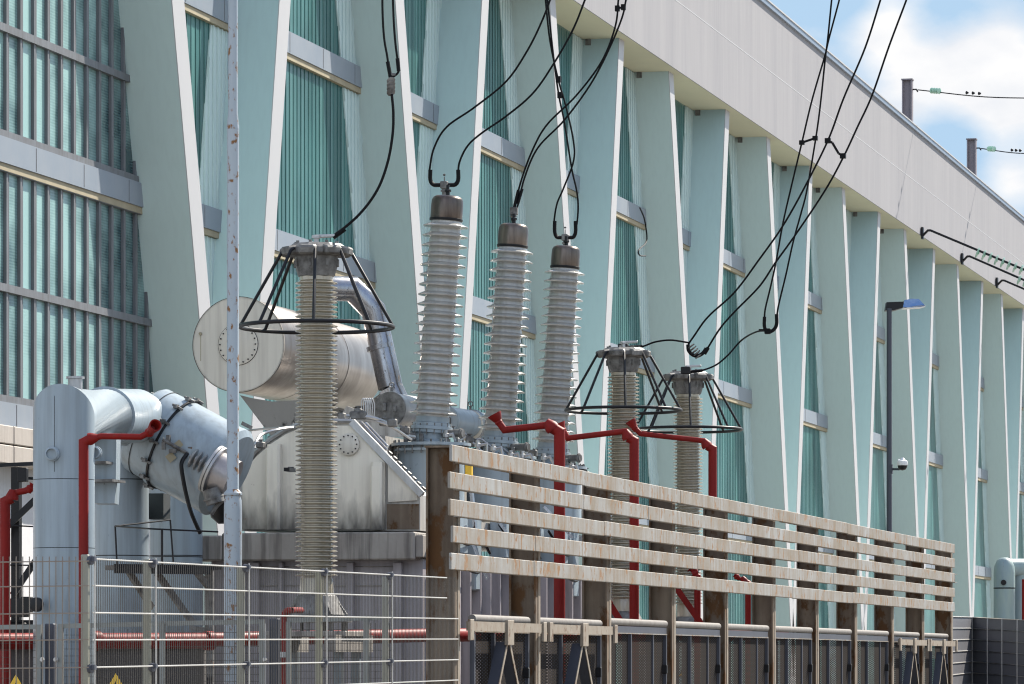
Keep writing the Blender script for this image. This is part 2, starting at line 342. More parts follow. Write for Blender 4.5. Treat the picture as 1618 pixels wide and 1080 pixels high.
def kids(o): return [c for c in bpy.data.objects if c.parent == o]
def dup(root, delta, label):
    r = root.copy(); COL.objects.link(r); r.location = Vector(root.location)+Vector(delta); r['label'] = label
    for ch in kids(root):
        c = ch.copy(); COL.objects.link(c); c.parent = r
        for g in kids(ch):
            d = g.copy(); COL.objects.link(d); d.parent = c
    return r
def crom(pts, k=8):
    out = []; n = len(pts); p = [Vector(q) for q in pts]
    for i in range(n-1):
        a = p[i-1] if i else p[0]*2-p[1]; b, c = p[i], p[i+1]; d = p[i+2] if i < n-2 else p[-1]*2-p[-2]
        for j in range(k):
            t = j/k
            out.append(.5*((2*b)+(c-a)*t+(2*a-5*b+4*c-d)*t*t+(3*b-a-3*c+d)*t**3))
    return out+[p[-1]]

# ------------------------------------------------------------------ setting
g = MB().box((0, 200, -.25), (1600, 1600, .5)); tag(g.build('ground', 'ground', loc=(0,0,0), smooth=0), kind='structure')
g = MB().box((4, 150, .006), (12, 700, .012)); tag(g.build('road', 'asphalt', loc=(4,150,0), smooth=0), kind='structure')

g = MB().box((-14.6, 68, .006), (8.6, 60, .012)); tag(g.build('bounce_absorber', 'absorber', loc=(-14.6,68,0), smooth=0), kind='structure')  # unseen dark bed added to cut light bounced up under the equipment
# ------------------------------------------------------------------ power hall
KE = 165000.; XE = -KE*CA/FPX; DEP = 1.0; XG = XE-DEP
HS = 16.5+HC; FH = 3.85
def Yof(px, X): return PX(px, 0, X).y
hall = thing('industrial_hall', (XE, 100, 0), 'long pale green hall with white edged slanting fins and a grey fascia', 'building')
# (pixel x and y where the camera side of each fin meets its outer edge, kind)
fins = [(-60,0,'A'),(271,0,'B'),(441,0,'A'),(624,0,'B'),(761,0,'A'),(868,0,'B'),(978,60,'A'),(1056,108,'B'),(1146,172,'A'),
        (1210,205,'B'),(1279,255,'A'),(1330,297,'B'),(1387,332,'A'),(1427.5,359,'B'),(1474,393,'A'),(1511,416,'B'),(1550.5,443,'A'),(1581,463,'B'),(1615.5,485,'A')]
FL = []
for px, py, k in fins:
    p = PX(px, py, XE); sl = -.215 if k == 'A' else .285      # dY per metre downwards
    yt = p.y - sl*(HS-p.z)
    FL.append([yt, sl, k])
# continue the facade beyond the frame
while len(FL) < 26:
    a, b2, c = FL[-1], FL[-2], FL[-3]
    FL.append([FL[-2][0]+(FL[-2][0]-FL[-4][0]), b2[1], b2[2]])
TH = .66
TR = [(3.87, 4.30), (8.25, 8.68), (12.33, 12.77)]
def clip(poly, axis, val, keep_less):
    out = []
    for i in range(len(poly)):
        a, b = poly[i-1], poly[i]
        ia = (a[axis] <= val) == keep_less or a[axis] == val; ib = (b[axis] <= val) == keep_less or b[axis] == val
        if ia != ib:
            t = (val-a[axis])/(b[axis]-a[axis]); out.append((a[0]+(b[0]-a[0])*t, a[1]+(b[1]-a[1])*t))
        if ib: out.append(b)
    return out
def band(poly, y0, y1, z0, z1):
    for ax, v, k in ((0,y0,False),(0,y1,True),(1,z0,False),(1,z1,True)):
        if len(poly) < 3: return []
        poly = clip(poly, ax, v, k)
    return poly
nF = len(FL)
for i, (yt, sl, k) in enumerate(FL):
    th = TH*(1.08 if i < 4 else .95)
    z0 = -.0 if k == 'A' else 0.
    def yy(z): return yt+sl*(HS-z)
    zb = 0.0
    pr = [(XE, yy(HS), HS), (XE, yy(HS)+th, HS), (XE, yy(zb)+th, zb), (XE, yy(zb), zb)]
    # fin body, its outer edge a separate white face 8 mm proud
    fin = MB().prism([(x-.008, y, z) for x, y, z in pr], (-DEP-.05+.008, 0, 0)).build('fin', 'fin_sky_tint' if k == 'A' else 'fin', hall, smooth=0)
    MB().prism([(XE+.012, y+(.0 if q in (0,3) else 0), z) for q, (x, y, z) in enumerate(pr)], (-.02, 0, 0)).build('fin_edge', 'fin_edge', fin, smooth=0)
# bays
for i in range(nF-1):
    y0t, s0, k0 = FL[i]; y1t, s1, k1 = FL[i+1]; th = TH*(1.08 if i < 4 else .95)
    def L0(z): return y0t+s0*(HS-z)+th
    def L1(z): return y1t+s1*(HS-z)
    top, bot = HS, 0.
    if k0 == 'B':
        # narrows downwards: find where it closes
        d = (L1(HS)-L0(HS))/(s0-s1); bot = max(0., HS-d+.01)
    poly = [(L0(top), top), (L1(top), top), (L1(bot), bot), (L0(bot), bot)]
    if i == 0: poly = [(L0(top)-12, top), (L1(top), top), (L1(bot), bot), (L0(bot)-12, bot)]
    win = MB()
    wide = (i == 0)
    zlev = [bot] + [z for t in TR for z in (t[0]+HC, t[1]+HC)] + [HS]
    if wide:
        for (za, zb) in ((TR[0][1]+HC, TR[1][0]+HC), (TR[1][1]+HC, TR[2][0]+HC), (TR[2][1]+HC, HS)):
            q = band(poly, -1e5, 1e5, za, zb)
            if len(q) > 2: win.poly([(XG, y, z) for y, z in q])
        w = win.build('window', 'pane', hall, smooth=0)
        mu = MB(); k = 0
        yend = Yof(229, XG); y = yend
        while y > L0(top)-11:
            for (za, zb) in ((TR[0][1]+HC+.1, TR[1][0]+HC-.1), (TR[1][1]+HC+.1, TR[2][0]+HC-.1)):
                q = band(poly, y-.035, y+.035, za, zb)
                if len(q) > 2: mu.prism([(XG+.058, a, b) for a, b in q], (-.056, 0, 0))
                q = band(poly, y+.12, y+.16, za, zb)
                if len(q) > 2: mu.prism([(XG+.03, a, b) for a, b in q], (-.028, 0, 0))
            y -= .66
        mu.build('muntin', 'muntin', w, smooth=0)
        for zc, hh in ((10.5,.13),(6.2,.13),(TR[0][1]+.05,.14),(TR[1][0]-.06,.14),(TR[1][1]+.05,.14),(TR[2][0]-.06,.14)):
            q = band(poly, -1e5, 1e5, zc+HC-hh/2, zc+HC+hh/2)
            MB().prism([(XG+.092, a, b) for a, b in q], (-.09, 0, 0)).build('glazing_bar', 'muntin', w, smooth=0)
    else:
        q = band(poly, -1e5, 1e5, bot, HS); z_parts = []
        win.poly([(XG, y, z) for y, z in q])
        # upright ribs of the channel glass
        ya = min(p[0] for p in q); yb = max(p[0] for p in q); y = ya+.2
        if i < 11:
            while y < yb:
                r = band(poly, y, y+.035, bot, HS-.05)
                if len(r) > 2: win.prism([(XG+.012, a, b) for a, b in r], (-.011, 0, 0))
                y += .27
        w = win.build('window', 'glass', hall, smooth=0)
        # pale ribbed strip along the far fin: reflection in the glass built as shape
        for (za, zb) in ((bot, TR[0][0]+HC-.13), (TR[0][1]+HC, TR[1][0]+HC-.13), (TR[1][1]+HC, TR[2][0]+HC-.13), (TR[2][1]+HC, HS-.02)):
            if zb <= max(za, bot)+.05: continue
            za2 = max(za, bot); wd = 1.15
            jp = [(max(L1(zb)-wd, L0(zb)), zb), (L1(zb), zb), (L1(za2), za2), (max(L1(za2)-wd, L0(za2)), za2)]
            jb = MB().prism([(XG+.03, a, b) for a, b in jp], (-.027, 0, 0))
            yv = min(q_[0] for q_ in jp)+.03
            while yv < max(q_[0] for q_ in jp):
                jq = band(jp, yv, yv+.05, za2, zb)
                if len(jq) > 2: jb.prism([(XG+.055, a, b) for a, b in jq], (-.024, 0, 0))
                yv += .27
            jb.build('light_strip', 'glass_light', w, smooth=0)
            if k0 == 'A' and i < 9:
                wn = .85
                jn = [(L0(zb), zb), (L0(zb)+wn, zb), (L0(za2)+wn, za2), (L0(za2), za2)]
                MB().prism([(XG+.05, a, b) for a, b in jn], (-.045, 0, 0)).build('light_strip', 'glass_light', w, smooth=0)  # pale strip standing for sunlit glass beside the near fin
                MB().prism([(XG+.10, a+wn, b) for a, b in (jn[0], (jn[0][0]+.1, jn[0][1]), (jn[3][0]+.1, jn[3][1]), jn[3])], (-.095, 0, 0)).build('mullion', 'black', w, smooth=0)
    for (ta, tb) in TR:
        q = band(poly, -1e5, 1e5, ta+HC, tb+HC)
        if len(q) < 3: continue
        tr = MB().prism([(XG+.13, a, b) for a, b in q], (-.127, 0, 0))
        t = tr.build('transom', 'transom', hall, smooth=0)
        ql = band(poly, -1e5, 1e5, ta+HC-.12, ta+HC-.004)
        if len(ql) > 2: MB().prism([(XG+.10, a, b) for a, b in ql], (-.097, 0, 0)).build('sill', 'sill', t, smooth=0)
        yv = min(p[0] for p in q)+.6; se = MB(); n_ = 0
        while yv < max(p[0] for p in q)-.2 and n_ < 20:
            r = band(poly, yv, yv+.02, ta+HC+.02, tb+HC-.02)
            if len(r) > 2: se.prism([(XG+.136, a, b) for a, b in r], (-.005, 0, 0))
            yv += 2.4; n_ += 1
        if se.v: each(se, 'joint', 'muntin', t, smooth=0)
    # soffit hanger stub seen at the head of each bay
    if k0 in 'AB' and i > 4 and i < 13:
        MB().box((XG+.18, L1(HS)-.07, HS-.09), (.14, .08, .16)).build('bracket', 'casting', hall, smooth=0)
YA, YB = FL[0][0]-14, FL[-1][0]+3
XF = XE+.28
MB().box(((XG-.6+XF-.03)/2, (YA+YB)/2, HS+.2), (XF-.03-XG+.6, YB-YA, .4)).build('soffit', 'soffit', hall, smooth=0)
fa = MB().box((XF-.15, (YA+YB)/2, HS+FH*.25-.001), (.3, YB-YA, FH*.5-.012)).box((XF-.15, (YA+YB)/2, HS+FH*.75), (.3, YB-YA, FH*.5-.012)).box((XF-.16, (YA+YB)/2, HS+FH/2+.05), (.26, YB-YA, FH-.15))
fa.build('fascia', 'fascia', hall, smooth=0)
MB().box((XF-.23, (YA+YB)/2, HS+FH*.5), (.468, YB-YA, .03)).build('fascia_joint', 'fin_edge', hall, smooth=0)
MB().box((XF-.2, (YA+YB)/2, HS+FH+.06), (.56, YB-YA, .14)).build('coping', 'coping', hall, smooth=0)
MB().box((XF-.19, (YA+YB)/2, HS+FH+.155), (.60, YB-YA, .045)).build('roof_edge', 'fin_edge', hall, smooth=0)
MB().box((XG-15-.05, (YA+YB)/2, HS/2+1.9), (29.9, YB-YA, HS+FH-.2)).build('hall_body', 'dark', hall, smooth=0)
# lower storey at the left: white wall with a block ledge
yr = L = FL[1][0]+FL[1][1]*HS
MB().box((XG+.10, yr-14-.2, (TR[0][0]+HC)/2-.3), (.2, 28, TR[0][0]+HC-.6)).build('lower_wall', 'lower', hall, smooth=0)
lb = MB(); y = yr-27
while y < yr-.8:
    for zz in (TR[0][0]+HC-.18, TR[0][0]+HC-.5):
        lb.box((XG+.33, y+.62, zz), (.62, 1.22, .30), bev=.015)
    y += 1.24
lb.build('ledge_blocks', 'plinth', hall, smooth=0)

# roof posts with strained wires
def roof_post(px, py0, py1, label, lab2):
    X = XF-.55; pt = PX(px, py0, X); zb = HS+FH+.13
    t = thing('roof_post', (X, pt.y, zb), label, 'post', 'steel posts on the roof edge')
    w = .34
    MB().box((X, pt.y, (pt.z+zb)/2), (w, .04, pt.z-zb)).box((X+w/2, pt.y, (pt.z+zb)/2), (.05, .34, pt.z-zb)).box((X-w/2, pt.y, (pt.z+zb)/2), (.05, .34, pt.z-zb)).build('upright', 'rustpost', t, smooth=0)
    MB().box((X, pt.y, pt.z+.03), (w+.1, .42, .05)).build('top_plate', 'rustpost', t, smooth=0)
    a = Vector((X+.2, pt.y, pt.z-.35))
    MB().tube([a, a+Vector((.14,0,0)), a+Vector((.2,0,-.1))], .03, 6).build('hook', 'black', t)
    Z = pt.y*CA-X*SA
    e1 = P(px+ (1618-px)+60, py0+(28 if px < 1500 else 20), Z*.97)
    cb = MB().tube(crom([a+Vector((.2,0,-.02)), a.lerp(e1, .5)+Vector((0,0,-.12)), e1], 6), .022, 5)
    wire = tag(cb.build('overhead_wire', 'cable', loc=a), lab2, 'wire', 'wires from the roof posts')
    d = (e1-a).normalized()
    sb = MB()
    for k in range(4): sb.lathe([(.02,0),(.11,.02),(.12,.05),(.04,.08)], a+d*(.9+k*.12), d, 10)
    sb.build('insulator', 'grnglass', wire)
    sb = MB()
    for k in (0,1,2): sb.lathe([(.03,0),(.07,.03),(.03,.12)], a+d*(2.6+k*.3), d, 8)
    each(sb, 'clamp', 'black', wire)
roof_post(1434, 127, 195, 'nearer brown steel post rising from the hall roof edge against the cloud', 'thin wire strung from the nearer roof post across the sky')
roof_post(1535.5, 221, 285, 'farther brown steel post rising from the hall roof edge at the right', 'thin wire strung from the farther roof post across the sky')

# strain strings fixed to the fascia at the right
def strain(p0, p1, disc0, label):
    a = PX(p0[0], p0[1], XF+.02); e = P(p1[0], p1[1], a.y*CA-a.x*SA-1.5)
    t = thing('strain_insulator', a, label, 'insulator', 'green glass strain insulators on the fascia')
    MB().tube([a+Vector((0,0,-.25)), a+Vector((.25,0,0)), a+Vector((.35,0,0)), e], .05, 6).build('rod', 'black', t)
    MB().box(a+Vector((.04,0,-.1)), (.08,.3,.45)).build('wall_plate', 'black', t, smooth=0)
    d = (e-a); L = d.length; d.normalize(); m = MB(); s = disc0*L
    while s < L-.2:
        m.lathe([(.03,0),(.20,.02),(.215,.05),(.09,.07),(.04,.11)], a+d*s, d, 12); s += .26
    each(m, 'glass_disc', 'grnglass', t, gap=0)
strain((1456,364),(1700,460), .36, 'uppermost string of green glass discs fixed to the fascia')
strain((1519,405),(1700,478), .50, 'middle string of green glass discs fixed to the fascia')
strain((1574,443),(1720,500), .50, 'lowest black strain rod fixed to the fascia at the right edge')

# ------------------------------------------------------------------ oil filled transformer
YT = 57.5; YEND = 69.5
tb = PY(520, HY, YT); tr = thing('transformer', (tb.x, YT, 0), 'large cream grey transformer with conservator drum and three tall bushings', 'transformer')
prof = [(378,838),(378,748),(386,734),(402,716),(424,697),(448,682),(474,671),(510,667),(557,668),(664,782),(664,838)]
prof2 = [(379,837),(379,748),(387,735),(403,717),(425,698),(449,683),(475,672.5),(512,669.5),(516,798),(540,806),(663,812),(663,837)]
def off(p, dy): p = PY(*p, YT); p.y += dy; return p
MB().prism([PY(a, b, YT) for a, b in prof], (0, .5, 0)).prism([off(p, .501) for p in prof2], (0, YEND-YT-.5, 0)).build('tank', 'tank', tr, smooth=20)
# front cover plate, raised
fp = [(383,836),(383,750),(391,737),(406,720),(428,701),(451,686),(476,675),(510,672),(555,672),(608,730),(608,836)]
MB().prism([PY(a, b, YT-.05) for a, b in fp], (0, .045, 0)).build('front_plate', 'tank_end', tr, smooth=0)
MB().prism([PY(a, b, YT-.04) for a, b in [(613,733),(659,781),(659,790),(613,793)]], (0, .035, 0)).build('front_plate', 'tank_end', tr, smooth=0)
for (a, b, c, d, bul) in ((424,446,703,837,.16),(588,606,731,837,.12)):
    n = 6; m = MB(); pts = []
    p0 = PY(a, d, YT-.06); p1 = PY(b, d, YT-.06); zt = PY(a, c, YT-.06).z
    w = p1.x-p0.x
    sec = [(0,0),(0,-bul*.8),(w*.15,-bul),(w*.85,-bul),(w,-bul*.8),(w,0)]
    m.prism([(p0.x+x, YT-.052+y, p0.z) for x, y in sec], (0, 0, zt-p0.z-.05))
    m.prism([(p0.x+w/2+(x-w/2)*.92, YT-.052+y*.7, zt-.052) for x, y in sec], (0, 0, .06))
    m.build('stiffener', 'tank_end', tr, smooth=0)
# rim strips along shoulder and chamfer
MB().tube([PY(a, b, YT-.03) for a, b in [(380,744),(388,731),(404,713),(426,694),(450,679),(476,668),(511,664),(557,665)]], .035, 6).build('rim', 'metal', tr)
MB().bar(PY(556,666,YT-.05), PY(667,781,YT-.05), .10, .07, up=(0,1,0)).build('flange', 'metal', tr, smooth=0)
m = MB()
for k in range(9):
    f = .42+.55*k/8; p = PY(557+110*f, 666+116*f, YT+.16)
    m.lathe([(.058,-.03),(.058,.035),(.036,.04),(.036,.10)], p, (.6,-.1,.7), 8)
each(m, 'bolt', 'casting', tr)
pA, pB = PY(557,668,YT), PY(664,782,YT); tv = (pB-pA).normalized(); nv = Vector((-tv.z,0,tv.x)) if tv.x*1 > 0 else Vector((tv.z,0,-tv.x))
m = MB()
for yo, a, b in ((.12,.04,.60),(.36,.04,.52)):
    m.bar(pA+tv*a+nv*.05+Vector((0,yo,0)), pA+tv*b+nv*.05+Vector((0,yo,0)), .10, .09, up=nv, bev=.01)
each(m, 'cover_strip', 'steelpipe', tr, smooth=0)
MB().prism([PY(a, b, YT-.012) for a, b in [(611,796),(662,796),(662,836),(611,836)]], (0, .010, 0)).build('recess_shade', 'ibeam', tr, smooth=0)  # dark plate standing in for the shade of the set-back recess
# manhole
pm = PY(552,702,YT-.05); MB().lathe([(.155,0),(.155,.05),(.14,.06),(0,.062)], pm+Vector((0,.0,0)), (0,-1,0), 28).build('manhole_cover', 'end', tr)
m = MB()
for k in range(12):
    t = 2*pi*k/12; m.lathe([(.011,0),(.011,.02),(0,.021)], pm+Vector((.125*cos(t), -.055, .125*sin(t))), (0,-1,0), 6)
each(m, 'bolt', 'black', tr)
# beam and lower cladding
a = PY(297,841,YT-.5); b = PY(664,885,YT-.5)
def yslab(name, mat, px0, py0, px1, py1, Y0, Y1, par, bev=0.):
    a = PY(px0, py0, Y0); b = PY(px1, py1, Y0)
    return MB().box(((a.x+b.x)/2, (Y0+Y1)/2, (a.z+b.z)/2), (abs(b.x-a.x), Y1-Y0, abs(a.z-b.z)), bev=bev).build(name, mat, par, smooth=0)
yslab('base_beam', 'beam', 350, 842, 655, 884, YT-.45, YT+.5, tr, .02)
yslab('base_beam', 'beam', 297, 846, 349.5, 885, YT-.50, YT+.3, tr, .02)
yslab('base_beam', 'beam', 656, 845, 668, 880, YT-.40, YT+.4, tr, .01)
a = PY(334,884,YT-.1); b = PY(668,884,YT-.1)
MB().box(((a.x+b.x)/2, (YT-.1+YEND)/2, a.z/2-.01), (b.x-a.x, YEND-YT+.1, a.z)).build('lower_casing', 'cladding', tr, smooth=0)
m = MB(); xs = [(396,409),(440,446),(547,558),(621,634)]
for x0, x1 in xs:
    p, q = PY(x0,886,YT-.22), PY(x1,886,YT-.22); m.box(((p.x+q.x)/2, YT-.165, p.z/2-.01), (q.x-p.x, .12, p.z-.02), bev=.008)
y = YT+.3
while y < YEND: m.box((b.x+.07, y, a.z/2-.02), (.13, .05, a.z-.04)); y += .6
each(m, 'rib', 'cladding', tr, smooth=0)
# horizontal sheet seams on lower casing
m = MB()
for yy_ in (895, 925): 
    p, q = PY(412,yy_,YT-.12), PY(620,yy_,YT-.12); m.bar(p, q, .01, .012)
each(m, 'seam', 'beam', tr, smooth=0)
# side wall fittings seen between the rails
XR = PY(664,838,YT).x
m = MB(); m2 = MB()
for k in range(4):
    y = YT+1.2+k*3.2
    m.box((XR+.14, y, 2.9+HC-1.0), (.26, .9, .7), bev=.02); m.box((XR+.10, y+1.4, 2.6+HC-1.0), (.18, .35, 1.1), bev=.02)
    m2.tube(crom([Vector((XR+.2,y-.6,3.75)), Vector((XR+.32,y-.2,3.45)), Vector((XR+.3,y+.4,3.4)), Vector((XR+.25,y+1.1,3.6)), Vector((XR+.28,y+1.7,3.3))]), .022, 6)
    m2.tube(crom([Vector((XR+.2,y-.5,3.2)), Vector((XR+.34,y,3.05)), Vector((XR+.3,y+.9,3.0)), Vector((XR+.25,y+1.5,3.15))]), .022, 6)
each(m, 'junction_box', 'duct', tr, smooth=0); each(m2, 'conduit', 'black', tr)
m = MB()
for k in range(6):
    y = YT+.8+k*2.0; m.lathe([(.16,0),(.16,.04),(.10,.05),(.10,.14),(0,.15)], (XR+.01, y, 2.35+HC-.35), (1,0,0), 16)
each(m, 'valve', 'duct', tr)
# turrets and bushings
KB = 112000.; XB = -KB*CA/FPX
def shed_profile(z0, z1, n, rc0, rc1, rs, drop, thick):
    pr = [(rc0, z0)]; pit = (z1-z0)/n
    for i in range(n):
        z = z0+pit*(i+.5); rc = rc0+(rc1-rc0)*(i+.5)/n; R = rc+rs
        pr += [(rc, z-pit*.30), (rc+rs*.35, z-pit*.16-drop*.4), (R-.008, z-drop), (R, z-drop+thick*.6), (R-.01, z-drop+thick), (rc+rs*.4, z-drop+thick+rs*.22), (rc+rs*.10, z+pit*.22)]
    pr.append((rc1, z1)); return pr
bushx = [690-8, 795-9, 878-8]   # base pixel centres
HB = 3.30+HC
for k, bx in enumerate((681, 787, 871)):
    base = PX(bx, 0, XB); base.z = HB
    top = Vector((XB+.22, base.y+.02, HC+6.47)); ax = (top-base).normalized(); Lb = (top-base).length
    drum = MB().lathe([(.50,-1.05),(.50,-.14),(.56,-.135),(.56,-.10),(.50,-.098),(.50,-.06),(.60,-.058),(.60,-.015),(.3,-.01)], base+Vector((0,0,-.02)), (0,0,1), 32).build('turret', 'duct', tr, smooth=30)
    m = MB()
    for q in range(24):
        t = 2*pi*q/24; m.cyl(base+Vector((.55*cos(t),.55*sin(t),-.2)), base+Vector((.55*cos(t),.55*sin(t),.01)), .014, n=6)
    each(m, 'bolt', 'casting', drum)
    lo = .36
    bu = MB().lathe(shed_profile(lo, 3.30, 20, .245, .225, .115, .03, .022), base, ax, 40).build('bushing', 'porcelain', tr, smooth=50)
    ft = MB().lathe([(.30,-.06),(.30,.0),(.25,.03),(.25,.12),(.29,.125),(.29,.17),(.31,.175),(.31,.22),(.29,.225),(.29,.27),(.255,.28),(.255,.36),(.24,.362)], base, ax, 32).build('base_flange', 'duct', bu, smooth=30)
    m = MB()
    for q in range(16):
        t = 2*pi*q/16; c = base+ax*.09+Vector((.285*cos(t), .285*sin(t), 0)); m.cyl(c, c+ax*.17, .012, n=6)
    for q in range(6):
        t = 2*pi*q/6+.4; c = base+Vector((.38*cos(t), .38*sin(t), .03)); m.box(c, (.06,.06,.14), bev=.01)
    m.cyl(base+Vector((.22,-.12,.1)), base+Vector((.55,-.2,.1)), .06, n=12); m.cyl(base+Vector((.5,-.19,.1)), base+Vector((.53,-.195,.1)), .08, n=12)
    each(m, 'fitting', 'casting', bu)
    MB().lathe([(.215,3.29),(.235,3.31),(.24,3.33),(.24,3.52),(.235,3.60),(.215,3.64),(.17,3.665),(0,3.675)], base, ax, 32).build('cap', 'bronze', bu, smooth=50)
    MB().lathe([(.245,3.29),(.25,3.30),(.25,3.325),(.24,3.33)], base, ax, 32).build('cap_ring', 'black', bu, smooth=30)
    if k < 3:
        tp = base+ax*3.67
        MB().lathe([(.03,0),(.03,.05),(.05,.06),(.05,.09),(.025,.1),(.025,.16)], tp, (0,0,1), 10).build('terminal', 'black', bu)
# conservator drum
YC = 62.2; c0 = PY(377,544,YC); rc = .705; LC = 6.0
Z0 = c0.y*CA-c0.x*SA; rc = 75/FPX*Z0
co = MB().lathe([(rc*.995,0),(rc,.01),(rc,1.9),(rc*1.006,1.905),(rc*1.006,2.0),(rc,2.005),(rc,3.6),(rc*1.012,3.61),(rc*1.012,4.3),(rc,4.31),(rc,LC-.3),(rc*.9,LC-.08),(rc*.5,LC),(0,LC)], c0, (0,1,0), 64).build('conservator', 'conserv', tr, smooth=30)
MB().lathe([(rc*1.0,0),(rc*1.0,.012),(0,.014)], c0+Vector((0,-.002,0)), (0,-1,0), 64).build('end_plate', 'end', co, smooth=30)
MB().lathe([(rc*1.012,-.02),(rc*1.012,.02),(rc*.985,.02),(rc*.985,-.02)], c0, (0,1,0), 64, cap=False).build('end_rim', 'beam', co, smooth=30)
MB().lathe([(.315,0),(.315,.02),(.30,.024),(0,.025)], c0+Vector((0,-.014,0)), (0,-1,0), 40).build('inspection_cover', 'end', co, smooth=30)
m = MB(); m.lathe([(.322,0),(.322,.012),(.310,.013)], c0+Vector((0,-.0145,0)), (0,-1,0), 40, cap=False)
for q in range(20):
    t = 2*pi*q/20; m.lathe([(.012,0),(.012,.02),(0,.021)], c0+Vector((.285*cos(t),-.039,.285*sin(t))), (0,-1,0), 6)
each(m, 'bolt', 'black', co)
pk = PY(317,527,YC-.02); MB().lathe([(.025,0),(.025,.03),(0,.031)], pk, (0,-1,0), 8).box(pk+Vector((0,.008,-.22)), (.012,.008,.4)).build('rust_streak', 'sill', co, smooth=0)
# saddle brackets
def saddle(Y, pts, mat='tank'):
    return MB().prism([PY(a, b, Y) for a, b in pts], (0,.08,0)).build('saddle', mat, tr, smooth=0)
stainm = weathered('stained saddle', (.24,.225,.20), .6, col2=(.30,.28,.25), amt=.6, rust=.62, rscale=3.2, rustcol=(.018,.017,.017))
saddle(YC+.1, [(379,624),(395,628),(430,634),(468,632),(500,618),(500,672),(432,694)], stainm)
saddle(YC+4.4, [(520,640),(545,646),(575,640),(600,622),(625,668),(560,690),(500,672)], stainm)
MB().prism([PY(a, b, YC+.6) for a, b in [(540,652),(548,641),(620,668),(640,690),(560,690)]], (0,.06,0)).build('saddle', 'tank', tr, smooth=0)
# silver pipe from conservator
zp = 68.
m = MB().tube([P(505,455,zp-.3), P(556,456,zp), P(590,490,zp+.1), P(617,612,zp)], .20, 28).build('vent_pipe', 'steelpipe', tr, smooth=30)
d = (P(617,612,zp)-P(590,490,zp)).normalized(); c = P(600.5,548,zp+.05)
MB().lathe([(.205,-.04),(.22,-.035),(.22,.035),(.205,.04)], c, d, 28).build('pipe_clamp', 'steelpipe', m, smooth=30)
MB().tube([P(617,612,zp), P(630,640,zp), P(640,668,zp)], .2, 24).build('pipe_elbow', 'steelpipe', m)
# small cylindrical coolers on top
def pot(px, py, Z, r, Lp, name, mat, mat2):
    c = P(px, py, Z); o = MB().lathe([(r,0),(r,.03),(r*.93,.032),(r*.93,Lp-.05),(r,Lp-.048),(r,Lp),(r*.8,Lp+.06),(0,Lp+.08)], c, (.12,1,0), 28).build(name, mat, tr, smooth=30)
    MB().lathe([(r*.97,0),(r*.97,.02),(0,.022)], c, (-.12,-1,0), 28).build('end_cover', mat2, o)
    mm = MB().box(c+Vector((-.08,-.04,.03)), (.06,.04,.12), bev=.01).box(c+Vector((.09,-.04,0)), (.06,.04,.1), bev=.01)
    mm.lathe([(.02,0),(.02,.08)], c+Vector((0,.1,r*.9)), (0,0,1), 8)
    mm.tube([c+Vector((.04*cos(t/12*2*pi), .1, r+.1+.04*sin(t/12*2*pi))) for t in range(12)], .01, 5, closed=True)
    each(mm, 'lifting_eye', 'casting', o)
pot(616,646,65.5,.275,1.5,'cooler','metal','casting')
pot(702,664,68.5,.25,1.3,'cooler','duct','duct')
pot(741,672,69.5,.26,1.2,'cooler','metal','tank_end')
# clutter of conduits on the lid
m = MB()
m.tube(crom([P(372,682,61), P(400,679,61), P(432,676,60.5), P(472,672,60)]), .018, 6)
m.tube(crom([P(396,712,59), P(404,698,59), P(414,686,59.3), P(440,678,59.5), P(472,674,60)]), .022, 6)
m.tube(crom([P(340,705,58), P(358,690,59), P(380,676,61)]), .014, 6)
m.tube(crom([P(535,657,62), P(563,657,62), P(600,663,62), P(640,686,62.5), P(655,690,62.7)]), .028, 6)
m.tube(crom([P(535,664,62), P(575,662,62), P(615,672,62), P(650,694,62.3)]), .02, 6)
m.tube(crom([P(630,672,63), P(650,682,63.2), P(668,684,63.5)]), .02, 6)
for k in range(5):
    x = 572+k*3.4; m.tube(crom([P(x,664,63), P(x-1,640,63), P(x+2,629,63), P(x+6,640,63), P(x+5,663,63)], 5), .010, 5)
for k in range(10):
    x = 712+random.random()*95; y = 692+(x-712)*.2+random.random()*14; z = 66+random.random()*2
    m.tube(crom([P(x,y,z), P(x+12,y-6-8*random.random(),z), P(x+24,y+4*random.random(),z), P(x+34,y+10,z)], 5), .016, 5)
each(m, 'conduit', 'metal', tr)
m = MB()
for k in range(16):
    f = k/15; ang = [(382,742),(388,731),(396,722),(404,713),(415,703),(426,694),(438,686),(450,679),(463,673),(476,668),(490,666),(505,665),(520,665),(533,665),(545,665),(553,665)][k]
    m.cyl(PY(ang[0],ang[1]-1,YT+.12), PY(ang[0]-1.5,ang[1]-5,YT+.12), .022, n=6)
for x, y, z in ((388,722,58.6),(412,703,58.6),(540,657,61),(566,650,62.5),(606,668,62.2),(655,676,63.4),(668,690,63.6),(742,694,66.8),(765,706,67.4),(828,712,68.6),(900,735,70.8),(926,748,71.5),(715,682,66)):
    m.box(P(x,y,z), (.10,.16,.09), bev=.015); m.cyl(P(x,y,z), P(x,y-8,z), .022, n=8); m.cyl(P(x,y-7.5,z), P(x,y-9,z), .045, n=8)
for x, y, z in ((620,668,62),(640,680,62.3),(572,656,62),(560,656,62),(724,690,66),(748,700,67),(842,716,69),(918,742,71),(650,690,63),(700,690,65)):
    m.box(P(x,y,z), (.14,.10,.12), bev=.02); m.cyl(P(x,y,z), P(x+3,y-7,z), .03, n=8)
each(m, 'valve', 'casting', tr)
m = MB()
